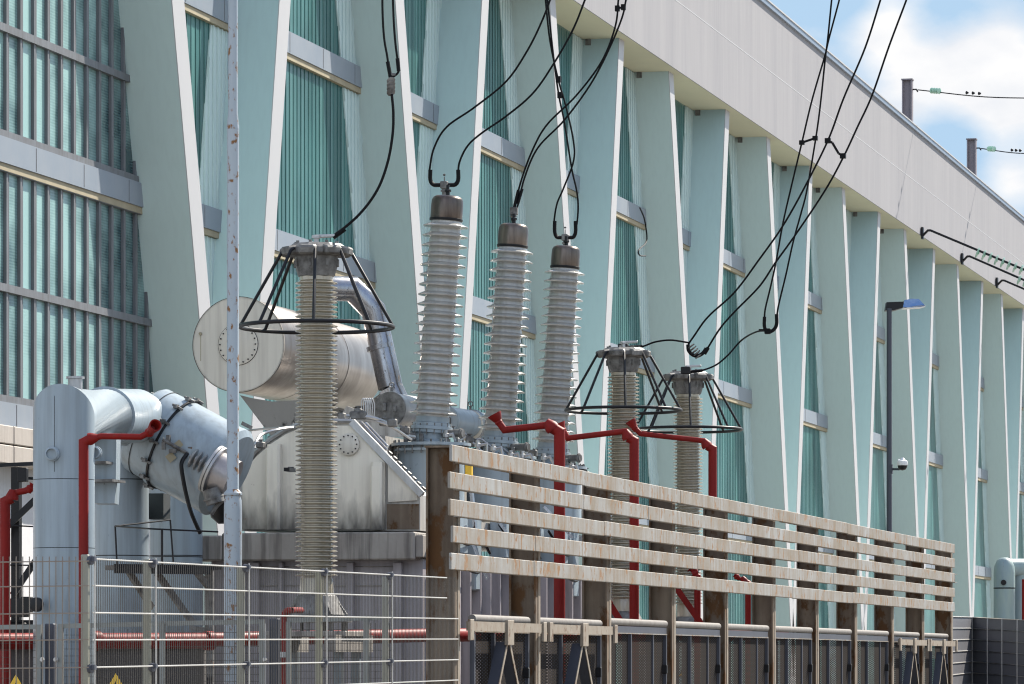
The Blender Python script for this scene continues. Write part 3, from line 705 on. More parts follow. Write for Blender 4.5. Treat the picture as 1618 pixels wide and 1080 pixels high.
for q in range(9):
    x = 700+q*26+random.uniform(-5,5); y = 690+(x-700)*.22+random.uniform(-4,6); z = 63.+q*.75
    m.tube([P(x,y+18,z), P(x,y,z), P(x+random.uniform(6,16),y-3,z), P(x+random.uniform(12,20),y+15,z)], .022, 6)
    m.lathe([(.05,0),(.05,.05),(.03,.06),(.03,.10)], P(x,y+2,z), (0,0,1), 8)
each(m, 'conduit', 'metal', tr)
m = MB()
for (x0,y0,x1,y1,z) in ((745,775,752,850,60),(770,800,800,840,61),(822,815,846,880,63),(735,830,770,915,60),(860,800,905,850,66)):
    m.bar(P(x0,y0,z), P(x1,y1,z), .10, .04)
each(m, 'strut', 'steelpipe', tr, smooth=0)
MB().box(P(741,752,63), (.1,.1,.35), bev=.01).build('marker_post', 'yellow', tr, smooth=0)
MB().box(P(458,742,YT*1.0), (.08,.3,.05)).lathe([(.035,0),(.035,.08)], P(464,741,59), (-1,0,0), 8).build('bolt', 'black', tr)

# ------------------------------------------------------------------ cable terminations with rings
KT = 97500.; XT = -KT*CA/FPX
b0 = PX(500, 0, XT); b0.z = 0
HTOP = HC+4.93
te = thing('cable_termination', b0, 'nearest ribbed grey insulator column wearing a black ring cage, in front of the transformer', 'insulator', 'ribbed insulator columns with ring cages')
C = Vector(b0)
def at(h): return Vector((C.x, C.y, HC+h))
zb = .88; zt = 4.56
n = 62; pr = [(.205, .80), (.195, .98)]; pit = (4.50-1.0)/n
for i in range(n):
    z = 1.0+pit*i; pr += [(.186, z+.006), (.205, z+pit*.20), (.246, z+pit*.32), (.252, z+pit*.42), (.250, z+pit*.52), (.215, z+pit*.74), (.188, z+pit*.84)]
pr += [(.20, 4.50), (.20, 4.56)]
MB().lathe(pr, at(0), (0,0,1), 40).build('insulator', 'porcelain2', te, smooth=50)
hd = MB().lathe([(.205,4.54),(.225,4.55),(.25,4.63),(.265,4.72),(.265,4.78),(.34,4.785),(.385,4.81),(.385,4.87),(.30,4.93),(0,4.94)], at(0), (0,0,1), 8).build('top_fitting', 'casting', te, smooth=20)
m = MB()
for q in range(8):
    t = 2*pi*q/8; d = Vector((cos(t), sin(t), 0)); m.bar(at(4.87)+d*.2, at(4.83)+d*.425, .20, .10, bev=.02)
    c = at(4.70)+d*.262; m.box(c, (.03,.03,.09), bev=.005)
    m.cyl(at(4.9)+d*.25, at(4.96)+d*.25, .02, n=6)
m.build('arm', 'casting', hd, smooth=30)
RR = .905; zr = 3.955
MB().tube([at(zr)+Vector((RR*cos(t/64*2*pi), RR*sin(t/64*2*pi), 0)) for t in range(64)], .025, 10, closed=True).build('corona_ring', 'black', te)
for q in range(8):
    t = 2*pi*q/8+.25; d = Vector((cos(t), sin(t), 0))
    MB().tube([at(4.86)+d*.36, at(4.83)+d*.41, at(zr)+d*RR], .0195, 8).build('strut', 'black', te)
MB().lathe([(.02,4.94),(.03,4.95),(.03,5.0),(.06,5.0),(.06,5.03),(0,5.04)], at(0), (0,0,1), 8).bar(at(5.02)+Vector((-.04,0,0)), at(5.03)+Vector((.22,.05,0)), .05, .04, bev=.01).build('terminal', 'metal', te)
m = MB().lathe([(.42,.47),(.42,.53),(.36,.535),(.36,.56),(.30,.66),(.24,.78),(.205,.80)], at(0), (0,0,1), 24)
for q in range(8):
    t = 2*pi*q/8; d = Vector((cos(t), sin(t), 0)); m.bar(at(.55)+d*.36, at(.70)+d*.25, .03, .05); m.cyl(at(.36)+d*.36, at(.56)+d*.36, .025, n=8)
m.build('base_cone', 'casting', te, smooth=30)
m = MB().box(at(.33), (1.0,1.0,.07), bev=.01)
for sx in (-1,1): m.box(at(.22)+Vector((sx*.4,0,0)), (.14,1.6,.2))
m.build('platform', 'beam', te, smooth=0)
for sx in (-1,1):
    for sy in (-1,1):
        MB().box(Vector((C.x+sx*.38, C.y+sy*.38, (HC+.12)/2)), (.10,.10,HC+.12)).build('leg', 'duct', te, smooth=0)
for px, lb in ((985, 'middle ribbed insulator column with ring cage, rising just behind the red pipe elbow'), (1087, 'farthest ribbed insulator column with ring cage, rightmost of the three')):
    q = PX(px, 0, XT); dup(te, (0, q.y-C.y, -.03 if px > 1000 else 0), lb)

# ------------------------------------------------------------------ grey ducts at the left
du = thing('pipe_duct', P(101, HY, 50)-Vector((0,0,HC)), 'thick blue grey duct rising at the left and bending into the transformer', 'duct')
rd = 48.5/FPX*50
MB().tube([P(101,1250,50), P(101,655,50.0), P(171,658,54.5)], [rd]*3, 40).build('riser', 'duct', du, smooth=25)
m = MB()
for y in (758, 866): m.lathe([(rd*1.0005,-.004),(rd*1.002,0),(rd*1.0005,.004)], P(101,y,50), (0,0,1), 40, cap=False)
m.bar(P(86,625,49.645), P(86,745,49.645), .004, .004)
each(m, 'seam', 'black', du)
d1 = (P(171,658,54.5)-P(101,655,50)).normalized()
MB().lathe([(rd,-.02),(rd*1.07,-.01),(rd*1.07,.07),(rd,.08)], P(166,658,54.2), d1, 40).build('flange', 'duct', du, smooth=30)
e2 = P(215,657,56.6); rb = 43/FPX*56
seg = MB().tube([P(166,658,54.2), e2, P(246,677,57.0)], [rb]*3, 40).build('elbow', 'duct', du, smooth=25)
# cone then large cylinder
axis0 = P(269,698,57.0); axis1 = P(364,750,56.72); dd = (axis1-axis0).normalized(); R2 = 74/FPX*57
LL = (axis1-axis0).length
big = MB().lathe([(rb*.95,-.46),(R2*.93,-.40),(R2*.97,-.36),(R2*.985,0),(R2*1.04,.005),(R2*1.04,.06),(R2,.065),(R2,LL*.86),(R2*1.01,LL*.87),(R2*1.01,LL*.93),(R2*.9,LL),(.3,LL+.03)], axis0, dd, 48).build('drum', 'duct', du, smooth=30)
m = MB().lathe([(R2*1.047,.064),(R2*1.047,.09),(R2*1.0,.091)], axis0, dd, 48, cap=False).lathe([(R2*.965,-.25),(R2*.99,-.245),(R2*.99,-.235)], axis0, dd, 48, cap=False)
m.build('gasket', 'black', big, smooth=30)
m = MB()
sidev = dd.cross(Vector((0,0,1))).normalized(); upv = sidev.cross(dd)
for q in range(14):
    t = 2*pi*q/14; o = (sidev*cos(t)+upv*sin(t))*R2*1.06
    m.box(axis0+dd*.03+o, (.05,.12,.05)); m.bar(axis0-dd*.03+o, axis0+dd*.13+o, .03, .03)
each(m, 'clamp', 'casting', big, smooth=0)
# saddle boxes, plates and spring insulator on the drum side facing the viewer
fwd = Vector((SA,-CA,0))
def onside(px, py, off=0.): return P(px, py, 56.31-.04*abs(px-300)/30-off)
m = MB()
for x, y in ((282,703),(270,722),(328,718),(314,746)): m.bar(onside(x-4,y-5), onside(x+4,y+5), .11, .03, up=fwd)
each(m, 'plate', 'sill', big, smooth=0)
m = MB().tube([onside(257,694,.05), onside(300,718,.05)], .025, 8)
m.box(onside(266,693,.04), (.05,.05,.10)).box(onside(259,704,.04), (.05,.05,.10)).box(onside(301,713,.04),(.06,.05,.12)).box(onside(273,712,.05),(.1,.04,.05))
each(m, 'spring_rod', 'casting', big, smooth=30)
dv = (onside(330,737,.08)-onside(303,722,.08)).normalized(); m = MB(); o0 = onside(303,722,.08)
prf = [(.03,-.03)]
for q in range(4): prf += [(.05,q*.075),(.13,q*.075+.012),(.14,q*.075+.025),(.13,q*.075+.038),(.055,q*.075+.055)]
m.lathe(prf+[(.03,.3)], o0, dv, 20).build('spring_coil', 'metal', big)
m = MB().tube(crom([onside(296,716,.06), onside(288,728,.1), onside(287,742,.1), onside(294,780,.05), onside(303,812,.0), onside(316,842,-.2)]), .028, 8)
m.build('hose', 'black', big)
# nozzle stub into tank
n0 = P(338,742,56.15); n1 = P(368,758,56.10)
nz = MB().cyl(n0, n1, .27, n=32).build('nozzle', 'nozzle', du)
MB().lathe([(.29,-.05),(.335,-.045),(.335,-.01),(.31,-.008),(.31,.0),(.335,.002),(.335,.035),(.29,.04)], n0, (n1-n0), 32).build('nozzle_flange', 'metal', nz, smooth=30)
MB().cyl(P(334,772,56.0), P(341,795,56.0), .125, n=20).cyl(P(337,785,56.0), P(338,788,56.0), .14, n=20).tube(crom([P(334,812,56),P(342,800,56),P(352,790,56)]), .03, 6).build('drain', 'casting', nz)
MB().lathe([(.22,0),(.2,.2),(.12,.3),(0,.32)], P(352,790,56.9), (.2,0,-1), 16).build('drain_pot', 'black', nz)
m = MB().bar(P(322,655,57), P(350,668,57), .06, .05).bar(P(322,652,57.2), P(386,682,58), .03, .04).bar(P(382,668,58), P(398,676,58), .1, .05)
each(m, 'top_bar', 'casting', big, smooth=0)
# stubs and round fittings
m = MB().lathe([(.085,-.1),(.085,.07),(.11,.075),(.11,.10),(0,.105)], P(119,608,50.4), (0,0,1), 16)
m.lathe([(.12,-.2),(.12,.10),(.145,.105),(.145,.13),(0,.135)], P(250,639,57), (.3,0,.9), 20)
each(m, 'stub', 'metal', du)
m = MB()
for x, y, z, r in ((83,717,49.62,.075),(151,715,50.1,.07),(163,676,53.6,.07),(197,692,55.6,.09)):
    m.lathe([(r*1.15,0),(r*1.15,.03),(r,.035),(r,.08),(r*.8,.085),(r*.8,.05),(0,.05)], P(x,y,z), (SA*.6,-CA,0), 20)
each(m, 'port', 'duct', du, smooth=30)
m = MB().lathe([(.085,0),(.085,.05),(.07,.055)], P(60,955,49.60), (-.3,-CA,0), 20); m.lathe([(.05,0),(.05,.3),(0,.31)], P(146,960,50.1), (0,-1,0), 12)
each(m, 'port_hole', 'black', du)
# box duct between the risers
d2 = MB().prism([P(x,y,52.5) for x,y in ((148,690),(184,690),(183,758),(181,795),(148,795))], (-.1,.45,0)).build('box_duct', 'duct', du, smooth=0)
MB().box(P(166,760,52.45), (.36,.5,.03)).box(P(160,731,52.4), (.22,.3,.03)).build('box_flange', 'casting', d2, smooth=0)
for px, w_, y0, Z, y1 in ((191,88,690,57.5,1200),(278,84,770,59.5,1200)):
    r = w_/2/FPX*Z
    rs = MB().cyl(P(px,y1,Z), P(px,y0,Z), r, n=36).build('riser', 'duct', du)
    MB().lathe([(r*1.004,-.006),(r*1.006,0),(r*1.004,.006)], P(px,(758 if px < 200 else 880),Z), (0,0,1), 36, cap=False).lathe([(r*1.004,-.006),(r*1.006,0),(r*1.004,.006)], P(px,878,Z), (0,0,1), 36, cap=False).build('seam', 'black', rs)
MB().box(P(250,800,58), (.25,.3,.35)).build('box_duct', 'dark', du, smooth=0)

# small platform with railing
pf = thing('service_platform', P(230,HY,54)-Vector((0,0,HC)), 'small dark steel platform with a thin handrail between the grey risers', 'platform')
a_, b_ = P(182,896,54.0), P(333,897,54.6)
MB().bar(a_, b_, .7, .06).bar(P(180,898,53.6), P(333,900,54.2), .03, .12).build('deck', 'black', pf, smooth=0)
m = MB(); c1,c2,c3,c4 = (183,830),(268,820),(275,892),(185,892)
m.tube([P(185,893,54), P(182,831,54)], .012, 6).tube([P(182,831,54), P(269,821,54.6)], .012, 6).tube([P(269,821,54.6), P(274,890,54.6)], .012, 6).tube([P(182,831,54),P(235,835,53.3),P(345,840,53.4)], .012, 6)
m.tube([P(256,836,53.3),P(256,892,53.3)], .016, 6)
m.build('handrail', 'black', pf)
m = MB()
for x0,y0,x1,y1 in ((203,902,240,960),(248,905,305,985),(310,903,336,935),(312,1060,330,1080)): m.bar(P(x0,y0,54.2), P(x1,y1,54.6), .05, .08)
m.bar(P(334,900,54.5), P(334,1200,54.5), .06, .06).bar(P(328,905,54.7), P(328,1200,54.7), .05, .05).bar(P(300,992,54.5), P(336,996,54.5), .2, .06)
each(m, 'brace', 'casting', pf, smooth=0)

# dark steel frame at the left edge
sf = thing('steel_frame', P(26,HY,60)-Vector((0,0,HC)), 'dark steel column with braces at the left edge, before the white wall', 'steel frame')
m = MB().bar(P(26,1300,60), P(26,738,60), .12, .12, up=(1,0,0)); m.build('column', 'black', sf, smooth=0)
m = MB().bar(P(-30,736,60), P(60,732,60), .05, .055).bar(P(30,755,60), P(60,756,60), .05, .04).bar(P(-20,862,59.8), P(60,785,59.8), .06, .09).bar(P(20,940,59.8), P(60,880,59.8), .06, .09)
m.tube([P(-20,828,59.7),P(60,832,59.7)], .012, 6).tube([P(-20,892,59.7),P(60,893,59.7)], .012, 6)
each(m, 'brace', 'black', sf, smooth=0)
m = MB().box(P(36,750,59.7), (.14,.1,.2), bev=.01).box(P(22,960,59.4), (.38,.3,.26), bev=.01).box(P(46,955,59.3), (.14,.3,.22), bev=.01).box(P(20,1000,59.6), (.5,.4,.3), bev=.02)
m.bar(P(-20,985,59.5), P(60,985,59.5), .06, .1)
each(m, 'switch_box', 'black', sf, smooth=0)

# ------------------------------------------------------------------ pole at the left
pz = 46.; pb = P(368,HY,pz); pb.z = 0
po = thing('utility_pole', pb, 'tall pale blue stepped steel pole freckled with rust at the left', 'pole')
def hz(y): return HC+(HY-y)/FPX*pz
r1, r2, r3 = 7.6/FPX*pz, 9.6/FPX*pz, 14.2/FPX*pz
MB().lathe([(r3,0),(r3,hz(805)),(r3*.97,hz(790)),(r2,hz(776)),(r2,hz(205)),(r2*1.02,hz(200)),(r1,hz(178)),(r1,hz(-60))], pb, (0,0,1), 28).build('shaft', 'pole', po, smooth=40)
each(MB().lathe([(r2*1.03,hz(204)),(r2*1.03,hz(198)),(r2*.95,hz(196))], pb, (0,0,1), 24).lathe([(r3*1.02,hz(782)),(r3*1.03,hz(779)),(r2,hz(773))], pb, (0,0,1), 24), 'collar', 'pole', po, smooth=30)
MB().box(pb+Vector((0,0,.02)), (.45,.45,.04), bev=.01).build('base_plate', 'pole', po, smooth=0)

# ------------------------------------------------------------------ red water pipes
def sprinkler(px, topy, Z, r, arm, nozz, label, base=1.35, armr=.62, botz=0.):
    b = P(px, HY, Z); b.z = botz
    t = thing('sprinkler_pipe', b, label, 'pipe', 'red fire sprinkler pipes')
    top = P(px, topy, Z)
    s = -1 if arm[0][0] < px else 1
    e = P(px+s*r*FPX/Z*1.3, topy-r*FPX/Z*1.6, Z)
    pts = [b, top-Vector((0,0,r*.6)), top+Vector((0,0,r*.9)), e]
    MB().tube(pts, r, 20).build('riser', 'red', t, smooth=30)
    ar = [P(x, y, z) for x, y, z in arm]
    MB().lathe([(r*1.25,-r*.3),(r*1.25,r*.3),(r*1.0,r*.9),(r*armr*1.1,r*1.6)], e, ar[0]-e if (ar[0]-e).length > .02 else ar[1]-e, 16).build('reducer', 'red', t, smooth=30)
    MB().tube([e]+ar, r*armr, 14).build('arm', 'red', t, smooth=30)
    n0, n1 = P(*nozz[0]), P(*nozz[1]); d = n1-n0; L = d.length; sp = nozz[2]
    MB().lathe([(.035,-.06),(.045,-.02),(.055,.0),(.05,.02),(sp*.72,.035),(sp*1.15,L*.92),(sp*1.15,L),(sp*.95,L*.97),(.03,L*.5),(0,L*.48)], n0, d, 18).build('nozzle', 'red', t, smooth=30)
    return t
sprinkler(132,706,47,.055,[(160,689,47),(222,690,47),(232,685,47)],((236,683,47),(246,671,46.8),.06),'red sprinkler pipe in front of the thick grey riser, nozzle to the right')
sprinkler(8,800,52,.065,[(20,779,52),(40,775,52),(47,772,52)],((48,771,52),(52,764,52),.04),'red sprinkler pipe at the far left edge beside the grey riser')
sprinkler(884,690,56,.075,[(868,671,56),(797,679,56.3),(789,668,56.3)],((788,667,56.3),(781,654,56.3),.085),'tallest red sprinkler pipe, rising over the rails before the third bushing')
sprinkler(1002,703,60,.068,[(988,681,60),(897,692,60.3),(890,680,60.3)],((889,679,60.3),(884,668,60.3),.07),'red sprinkler pipe crossing the middle ring cage column')
sprinkler(1126,715,66,.068,[(1112,696,66),(1012,685,66.2),(1004,677,66.2)],((1003,676,66.2),(996,664,66.2),.075),'red sprinkler pipe right of the farthest ring cage column')
sprinkler(1182,925,72,.05,[(1174,914,72),(1168,914,72),(1165,912,72)],((1164,911,72),(1160,908,72),.04),'short red pipe behind the rails before the green facade')
# mains and braces
mn = thing('water_main', P(0,1012,50)-Vector((0,0,HC)), 'long horizontal red water main running low behind the wire fence', 'pipe')
MB().tube([P(-40,1013,50), P(330,1012,52.5)], .098, 20).build('main_run', 'red', mn)
MB().tube([P(330,1010,53), P(700,1003,56.5), P(1240,1003,74)], .09, 20).build('main_run', 'red', mn)
m = MB()
for x, z in ((330,52.5),(150,51)):
    m.lathe([(.12,-.05),(.12,.05),(.095,.052)], P(x,1012,z), P(330,1012,52.5)-P(-40,1013,50), 20)
m.lathe([(.112,-.04),(.112,.04)], P(445,1007,54.2), P(700,1003,56.5)-P(330,1010,53), 20)
m.build('coupling', 'red', mn)
for i, (x0,y0,x1,y1,z,lb) in enumerate(((1066,925,1110,988,63,'red diagonal pipe brace seen below the rails behind the fourth column'),(964,955,986,990,58,'short red diagonal brace below the rails near the middle column'))):
    tag(MB().bar(P(x0,y0,z), P(x1,y1,z), .05, .09).bar(P(x0-4,y0-6,z), P(x0,y0,z), .1, .1).box(P(x1,y1+1,z), (.16,.16,.05)).build('pipe_brace', 'red', loc=P(x1,y1,z), smooth=0), lb, 'brace', 'red pipe braces')
hk = thing('hydrant_pipe', P(450,HY,47)-Vector((0,0,HC)), 'slim red hooked pipe with an elbow, below the nearest insulator column', 'pipe')
MB().tube([P(449,1250,47)]+crom([P(449,985,47), P(449,974,47), P(452,966,47), P(460,964,47), P(476,964,48)], 4), .036, 14).build('riser', 'red', hk)
MB().lathe([(.05,-.03),(.05,.03)], P(448.5,1034,47), (0,0,1), 14).build('collar', 'metal', hk)
sprinkler(1102,915,64,.05,[(1099,905,64),(1097,902,64),(1096,900,64)],((1096,900,64),(1091,896,64),.07),'stubby red nozzle peeping between the lowest rails')

# ------------------------------------------------------------------ slatted steel screen
KS = 76428.; XS = -KS*CA/FPX
sc = thing('slatted_screen', (XS, PX(713,0,XS).y, 0), 'long rusty column screen with five pale weathered horizontal rails', 'screen')
px_posts = [726,853,965,1067,1150,1225,1293,1354,1412,1460,1505]
yp = [PX(x, 0, XS).y for x in px_posts]; FW = .20
for y in yp:
    yc = y-FW/2; m = MB(); hgt = HC+2.235
    XC_ = XS-.15
    m.box((XS-.010, yc, hgt/2), (.020, FW, hgt)); m.box((XS-.30, yc, hgt/2), (.020, FW, hgt)); m.box((XS-.155, yc, hgt/2-.001), (.27, .014, hgt-.002))
    pst = m.build('post', 'ibeam', sc, smooth=0)
    MB().box((XS+.004, y-.05, hgt/2-.35), (.007, .095, hgt-.75)).build('lit_edge', 'tan', pst, smooth=0)  # tan strip paints the sunlit edge of the flange
    MB().box((XS-.155, yc, hgt+.012), (.33, FW+.03, .02)).build('cap_plate', 'ibeam', pst, smooth=0)
y0, y1 = PX(713,0,XS+.1).y, PX(1508,0,XS+.1).y
for k in range(5):
    zt_ = HC+2.236-.277*k; hh = .171; m = MB(); zc = zt_-hh/2
    wob = random.uniform(-.004,.004)
    # channel: web with an upper and a lower lip, cut in lengths
    cuts = [y0+wob*20]; 
    while cuts[-1] < y1: cuts.append(min(y1, cuts[-1]+random.choice((5.6,7.3,3.65,6.2))))
    for a, b in zip(cuts[:-1], cuts[1:]):
        dz = random.uniform(-.004,.004); dx = random.uniform(-.002,.002)
        m.box((XS+.094+dx, (a+b)/2, zc+dz), (.028, b-a-.01, hh), bev=.006); m.box((XS+.042+dx, (a+b)/2+.25, zt_-.007+dz), (.074, b-a-.56, .009)); m.box((XS+.042+dx, (a+b)/2+.25, zt_-hh+.007+dz), (.074, b-a-.56, .009))
    r_ = m.build('rail', 'rail', sc, smooth=0)
# mesh infill panels between the columns
def infill(k):
    a, b = yp[k]-FW/2+.02, yp[k+1]-FW/2-.02; X = XS-.075
    h = HC+(.50 if k < 2 else .53)
    lb = ['first (nearest)','second','third','fourth','fifth','sixth','seventh','eighth','ninth','tenth (farthest)'][k]+' dark mesh infill panel between the screen columns, counted from the near column'
    t = thing('infill_panel', (X, a, 0), lb, 'mesh panel', 'mesh infill panels in the screen')
    if k == 0: a0 = a+.9
    else: a0 = a
    MB().tube([(X, a0, h-.035), (X, b-.2, h-.035)], .045, 12).build('top_tube', 'gatetop', t)
    m = MB().box((X, (a0+b-.2)/2, h-.125), (.05, b-.2-a0, .085)).box((X-.03, b-.22, (h-.17)/2), (.12,.05,h-.17)).box((X, a0+.03, (h-.17)/2), (.05,.05,h-.17))
    m.box((X-.03, (a0+b)/2-.45, (h-.17)/2), (.12,.04,h-.172)).box((X-.04, b-.95, (h-.17)/2), (.10,.04,h-.174)).box((X-.05, a0+.75, (h-.17)/2), (.08,.03,h-.176))
    m.build('frame', 'gate', t, smooth=0)
    MB().box((X+.028, (a0+b-.2)/2, h-.172), (.014, b-.2-a0, .012)).build('trim', 'rail', t, smooth=0)
    MB().box((X+.02, b-.32, h-.62), (.08,.05,.12), bev=.01).build('latch', 'black', t, smooth=0)
    MB().poly([(X-.01,a0,0),(X-.01,b-.2,0),(X-.01,b-.2,h-.17),(X-.01,a0,h-.17)]).build('mesh', 'mesh', t, smooth=0)
for k in range(10): infill(k)
# tan A-shaped bracing frames
def brace(k, label):
    a, b = yp[k], yp[k+1]-FW+.02; X = XS+.09; h = HC+(.43 if k < 3 else .40)
    t = thing('brace_frame', (X, a, 0), label, 'bracing', 'tan bracing frames on the screen columns')
    MB().box((X, (a+b)/2, h-.05), (.035, b-a, .10)).build('crossbar', 'tan', t, smooth=0)
    m = MB()
    for y in (a+.05, b-.08): m.box((X+.022, y, h-.09), (.03,.16,.22), bev=.004)
    m.box((X+.024, (a+b)/2, h-.11), (.04,.28,.27), bev=.004); each(m, 'bracket', 'tan', t, smooth=0)
    yc = (a+b)/2
    for s in (-1,1):
        lg = MB().bar((X-.05, yc+s*.05, h-.22), (X-.05, yc+s*1.62, 0.02), .035, .12, up=(1,0,0)).build('leg', 'gate', t, smooth=0)  # leg made dark: shade on its viewer side put into the colour
        MB().bar((X+.016, yc+s*.05, h-.22), (X+.016, yc+s*1.62, 0.02), .05, .008, up=(1,0,0)).build('lit_edge', 'tan', lg, smooth=0)  # tan strip paints the lit face of the leg
brace(0, 'tan A-shaped bracing frame beside the near rusty column'); brace(1, 'second tan A-shaped bracing frame from the near column')
brace(8, 'tan A-shaped bracing frame one bay before the far end of the screen'); brace(9, 'tan A-shaped bracing frame in the last bay of the screen')

# ------------------------------------------------------------------ front wire fence
XFn = -72670.*CA/FPX
fr = thing('wire_fence', (XFn, PX(143,0,XFn).y, 0), 'long wire mesh fence with bright horizontal wires before the transformer', 'fence')
def fy(px): return PX(px, 0, XFn).y
yc0 = fy(143); ye = fy(722)
def hf(h, y): return HC+h+.0058*(y-yc0)
hs = [.768,.570,.368,.166,-.038,-.24,-.44,-.64,-.84,-1.04,-1.24]
pp = [143,240,388,511,615,722]
for a, b in zip(pp[:-1], pp[1:]):
    ya, yb = fy(a), fy(b)
    pm_ = thing  # noqa
    last = (b == 722)
    m = MB()
    for k, h in enumerate(hs):
        yb2 = yb-(.45 if last and k < 2 else 0)
        m.tube([(XFn+.015, ya+.01, hf(h, ya)), (XFn+.015, yb2-.01, hf(h, yb2))], .0065, 6)
    pan = m.build('horizontal_wires', 'wire_rail', fr)
    m = MB(); y = ya+.03
    while y < yb: m.box((XFn, y, (hf(.78,y)+.05)/2), (.004,.004,hf(.78,y)-.05)); y += .05
    m.build('vertical_wires', 'wire', pan, smooth=0)
for i, x in enumerate(pp[:-1]):
    y = fy(x); m = MB().box((XFn-.04, y, (HC+.80)/2), (.055,.055,HC+.80), bev=.006); q = m.build('post', 'fence_post', fr, smooth=0)
    m = MB()
    for h in (.768,-.038,-.84): m.lathe([(.035,0),(.035,.03),(0,.035)], (XFn-.012, y, hf(h,y)-.01), (1,-.2,0), 8).box((XFn+.01, y, hf(h,y)), (.06,.05,.035))
    each(m, 'clip', 'gate', q)
    MB().tube([(XFn+.02, y+.035, 0.02), (XFn+.02, y+.035, hf(.80,y))], .007, 5).build('edge_wire', 'wire_rail', q)
# return panel facing the viewer
lf = thing('wire_fence', P(60,HY,31.5)-Vector((0,0,HC)), 'wire mesh fence panel seen flat on at the lower left corner', 'fence')
m = MB()
for y in (888, 927, 970, 1012, 1056, 1098):
    m.tube([P(-60,y+.5,31.4), P(140,y-2,31.4)], .005, 6)
m.build('horizontal_wires', 'wire_tan', lf)
m = MB(); x = -58.
while x < 132: m.tube([P(x,879,31.42), P(x,1400,31.42)], .0042, 4); x += 10.45
m.build('vertical_wires', 'wire_tan', lf)
# inner galvanised fence behind
inn = thing('galvanised_fence', P(300,HY,45.5)-Vector((0,0,HC)), 'low grey galvanised frame fence behind the front wire mesh', 'fence')
def gz(x): return 45.4-.0012*x
for (x0,x1,y0_,y1_) in ((-40,66,991,990),(93,262,989,985),(254,418,985,982),(455,622,980,975)):
    MB().bar(P(x0,y0_,gz(x0)), P(x1,y1_,gz(x1)), .05, .05).build('top_rail', 'galv', inn, smooth=0)
    m = MB(); x = x0+5.
    while x < x1-2: m.tube([P(x,y0_+4,gz(x)+.01), P(x,1300,gz(x)+.01)], .0022, 4); x += 7.4
    for k in range(14):
        yy0 = y0_+14+k*14.7*.75; m.tube([P(x0,yy0,gz(x0)+.01), P(x1,yy0,gz(x1)+.01)], .0024, 4)
    m.build('mesh_panel', 'wire', inn)
for x, w_, top_, mt in ((62,.05,988,'galv'),(96,.05,986,'galv'),(257,.05,984,'galv'),(414,.055,980,'galv'),(456,.045,982,'galv'),(579,.055,975,'galv')):
    a = P(x,top_,gz(x)-.03); MB().box((a.x, a.y, a.z/2), (w_,.05,a.z)).build('post', mt, inn, smooth=0)
for x, w_, top_ in ((80,.10,985),(434,.10,977)):
    a = P(x,top_,gz(x)+.12); MB().box((a.x, a.y, a.z/2), (w_,.10,a.z), bev=.008).build('gate_post', 'gate', inn, smooth=0)
m = MB()
for x in (67.5,89,419): m.tube([P(x,985,gz(x)-.06), P(x,1300,gz(x)-.06)], .006, 6).lathe([(.02,0),(.03,.02),(.02,.04)], P(x,1042,gz(x)-.06), (0,-1,0), 8)
each(m, 'hinge_rod', 'wire_rail', inn)

bw0, bw1 = P(-80,1026,52.3), P(322,1023,53.2)  # low wall added to darken the background behind the fence
bw = thing('added_dark_wall', Vector((bw0.x, bw0.y, 0)), 'low dark wall added under the red main, behind the grey fence', 'wall')
MB().prism([(bw0.x,bw0.y,0),(bw1.x,bw1.y,0),(bw1.x,bw1.y,bw1.z),(bw0.x,bw0.y,bw0.z)], (-.04,.22,0)).build('added_wall_body', 'dark_wall', bw, smooth=0)
MB().bar(bw0+Vector((0,.1,.02)), bw1+Vector((0,.1,.02)), .30, .05).build('coping', 'dark_wall', bw, smooth=0)  # coping of the added dark wall
def sign(px, py, Z, size, label):
    p = P(px, py, Z); t = thing('warning_sign', p-Vector((0,0,size*.87)), label, 'sign', 'yellow triangular warning signs')
    R, U, Fd = Vector((CA,SA,0)), Vector((0,0,1)), Vector((-SA,CA,0))
    def tri(s, off):
        c = p-U*(size*.58); h = size*s
        return [c+U*(h*.58)-Fd*off, c+R*(h*.5)-U*(h*.29)-Fd*off, c-R*(h*.5)-U*(h*.29)-Fd*off]
    MB().prism(tri(1.0, 0), Fd*.004).build('border', 'black', t, smooth=0)
    MB().prism(tri(.90, .003), Fd*.002).build('plate', 'yellow', t, smooth=0)
    c = p-U*(size*.58)
    b = [(.04,.30),(-.10,.0),(-.01,.02),(-.06,-.22),(.10,.06),(.01,.05)]
    MB().prism([c+R*(x*size)+U*(y*size-.01)-Fd*.006 for x, y in b], Fd*.002).build('bolt_symbol', 'black', t, smooth=0)
sign(183,1061,45.0,.24,'yellow triangle warning sign with black lightning bolt, right of the fence corner')
sign(25,1063,45.2,.24,'yellow triangle warning sign with black lightning bolt at the lower left corner')
sign(1082,1050,61,.20,'small yellow triangle warning sign glimpsed through the screen mesh')

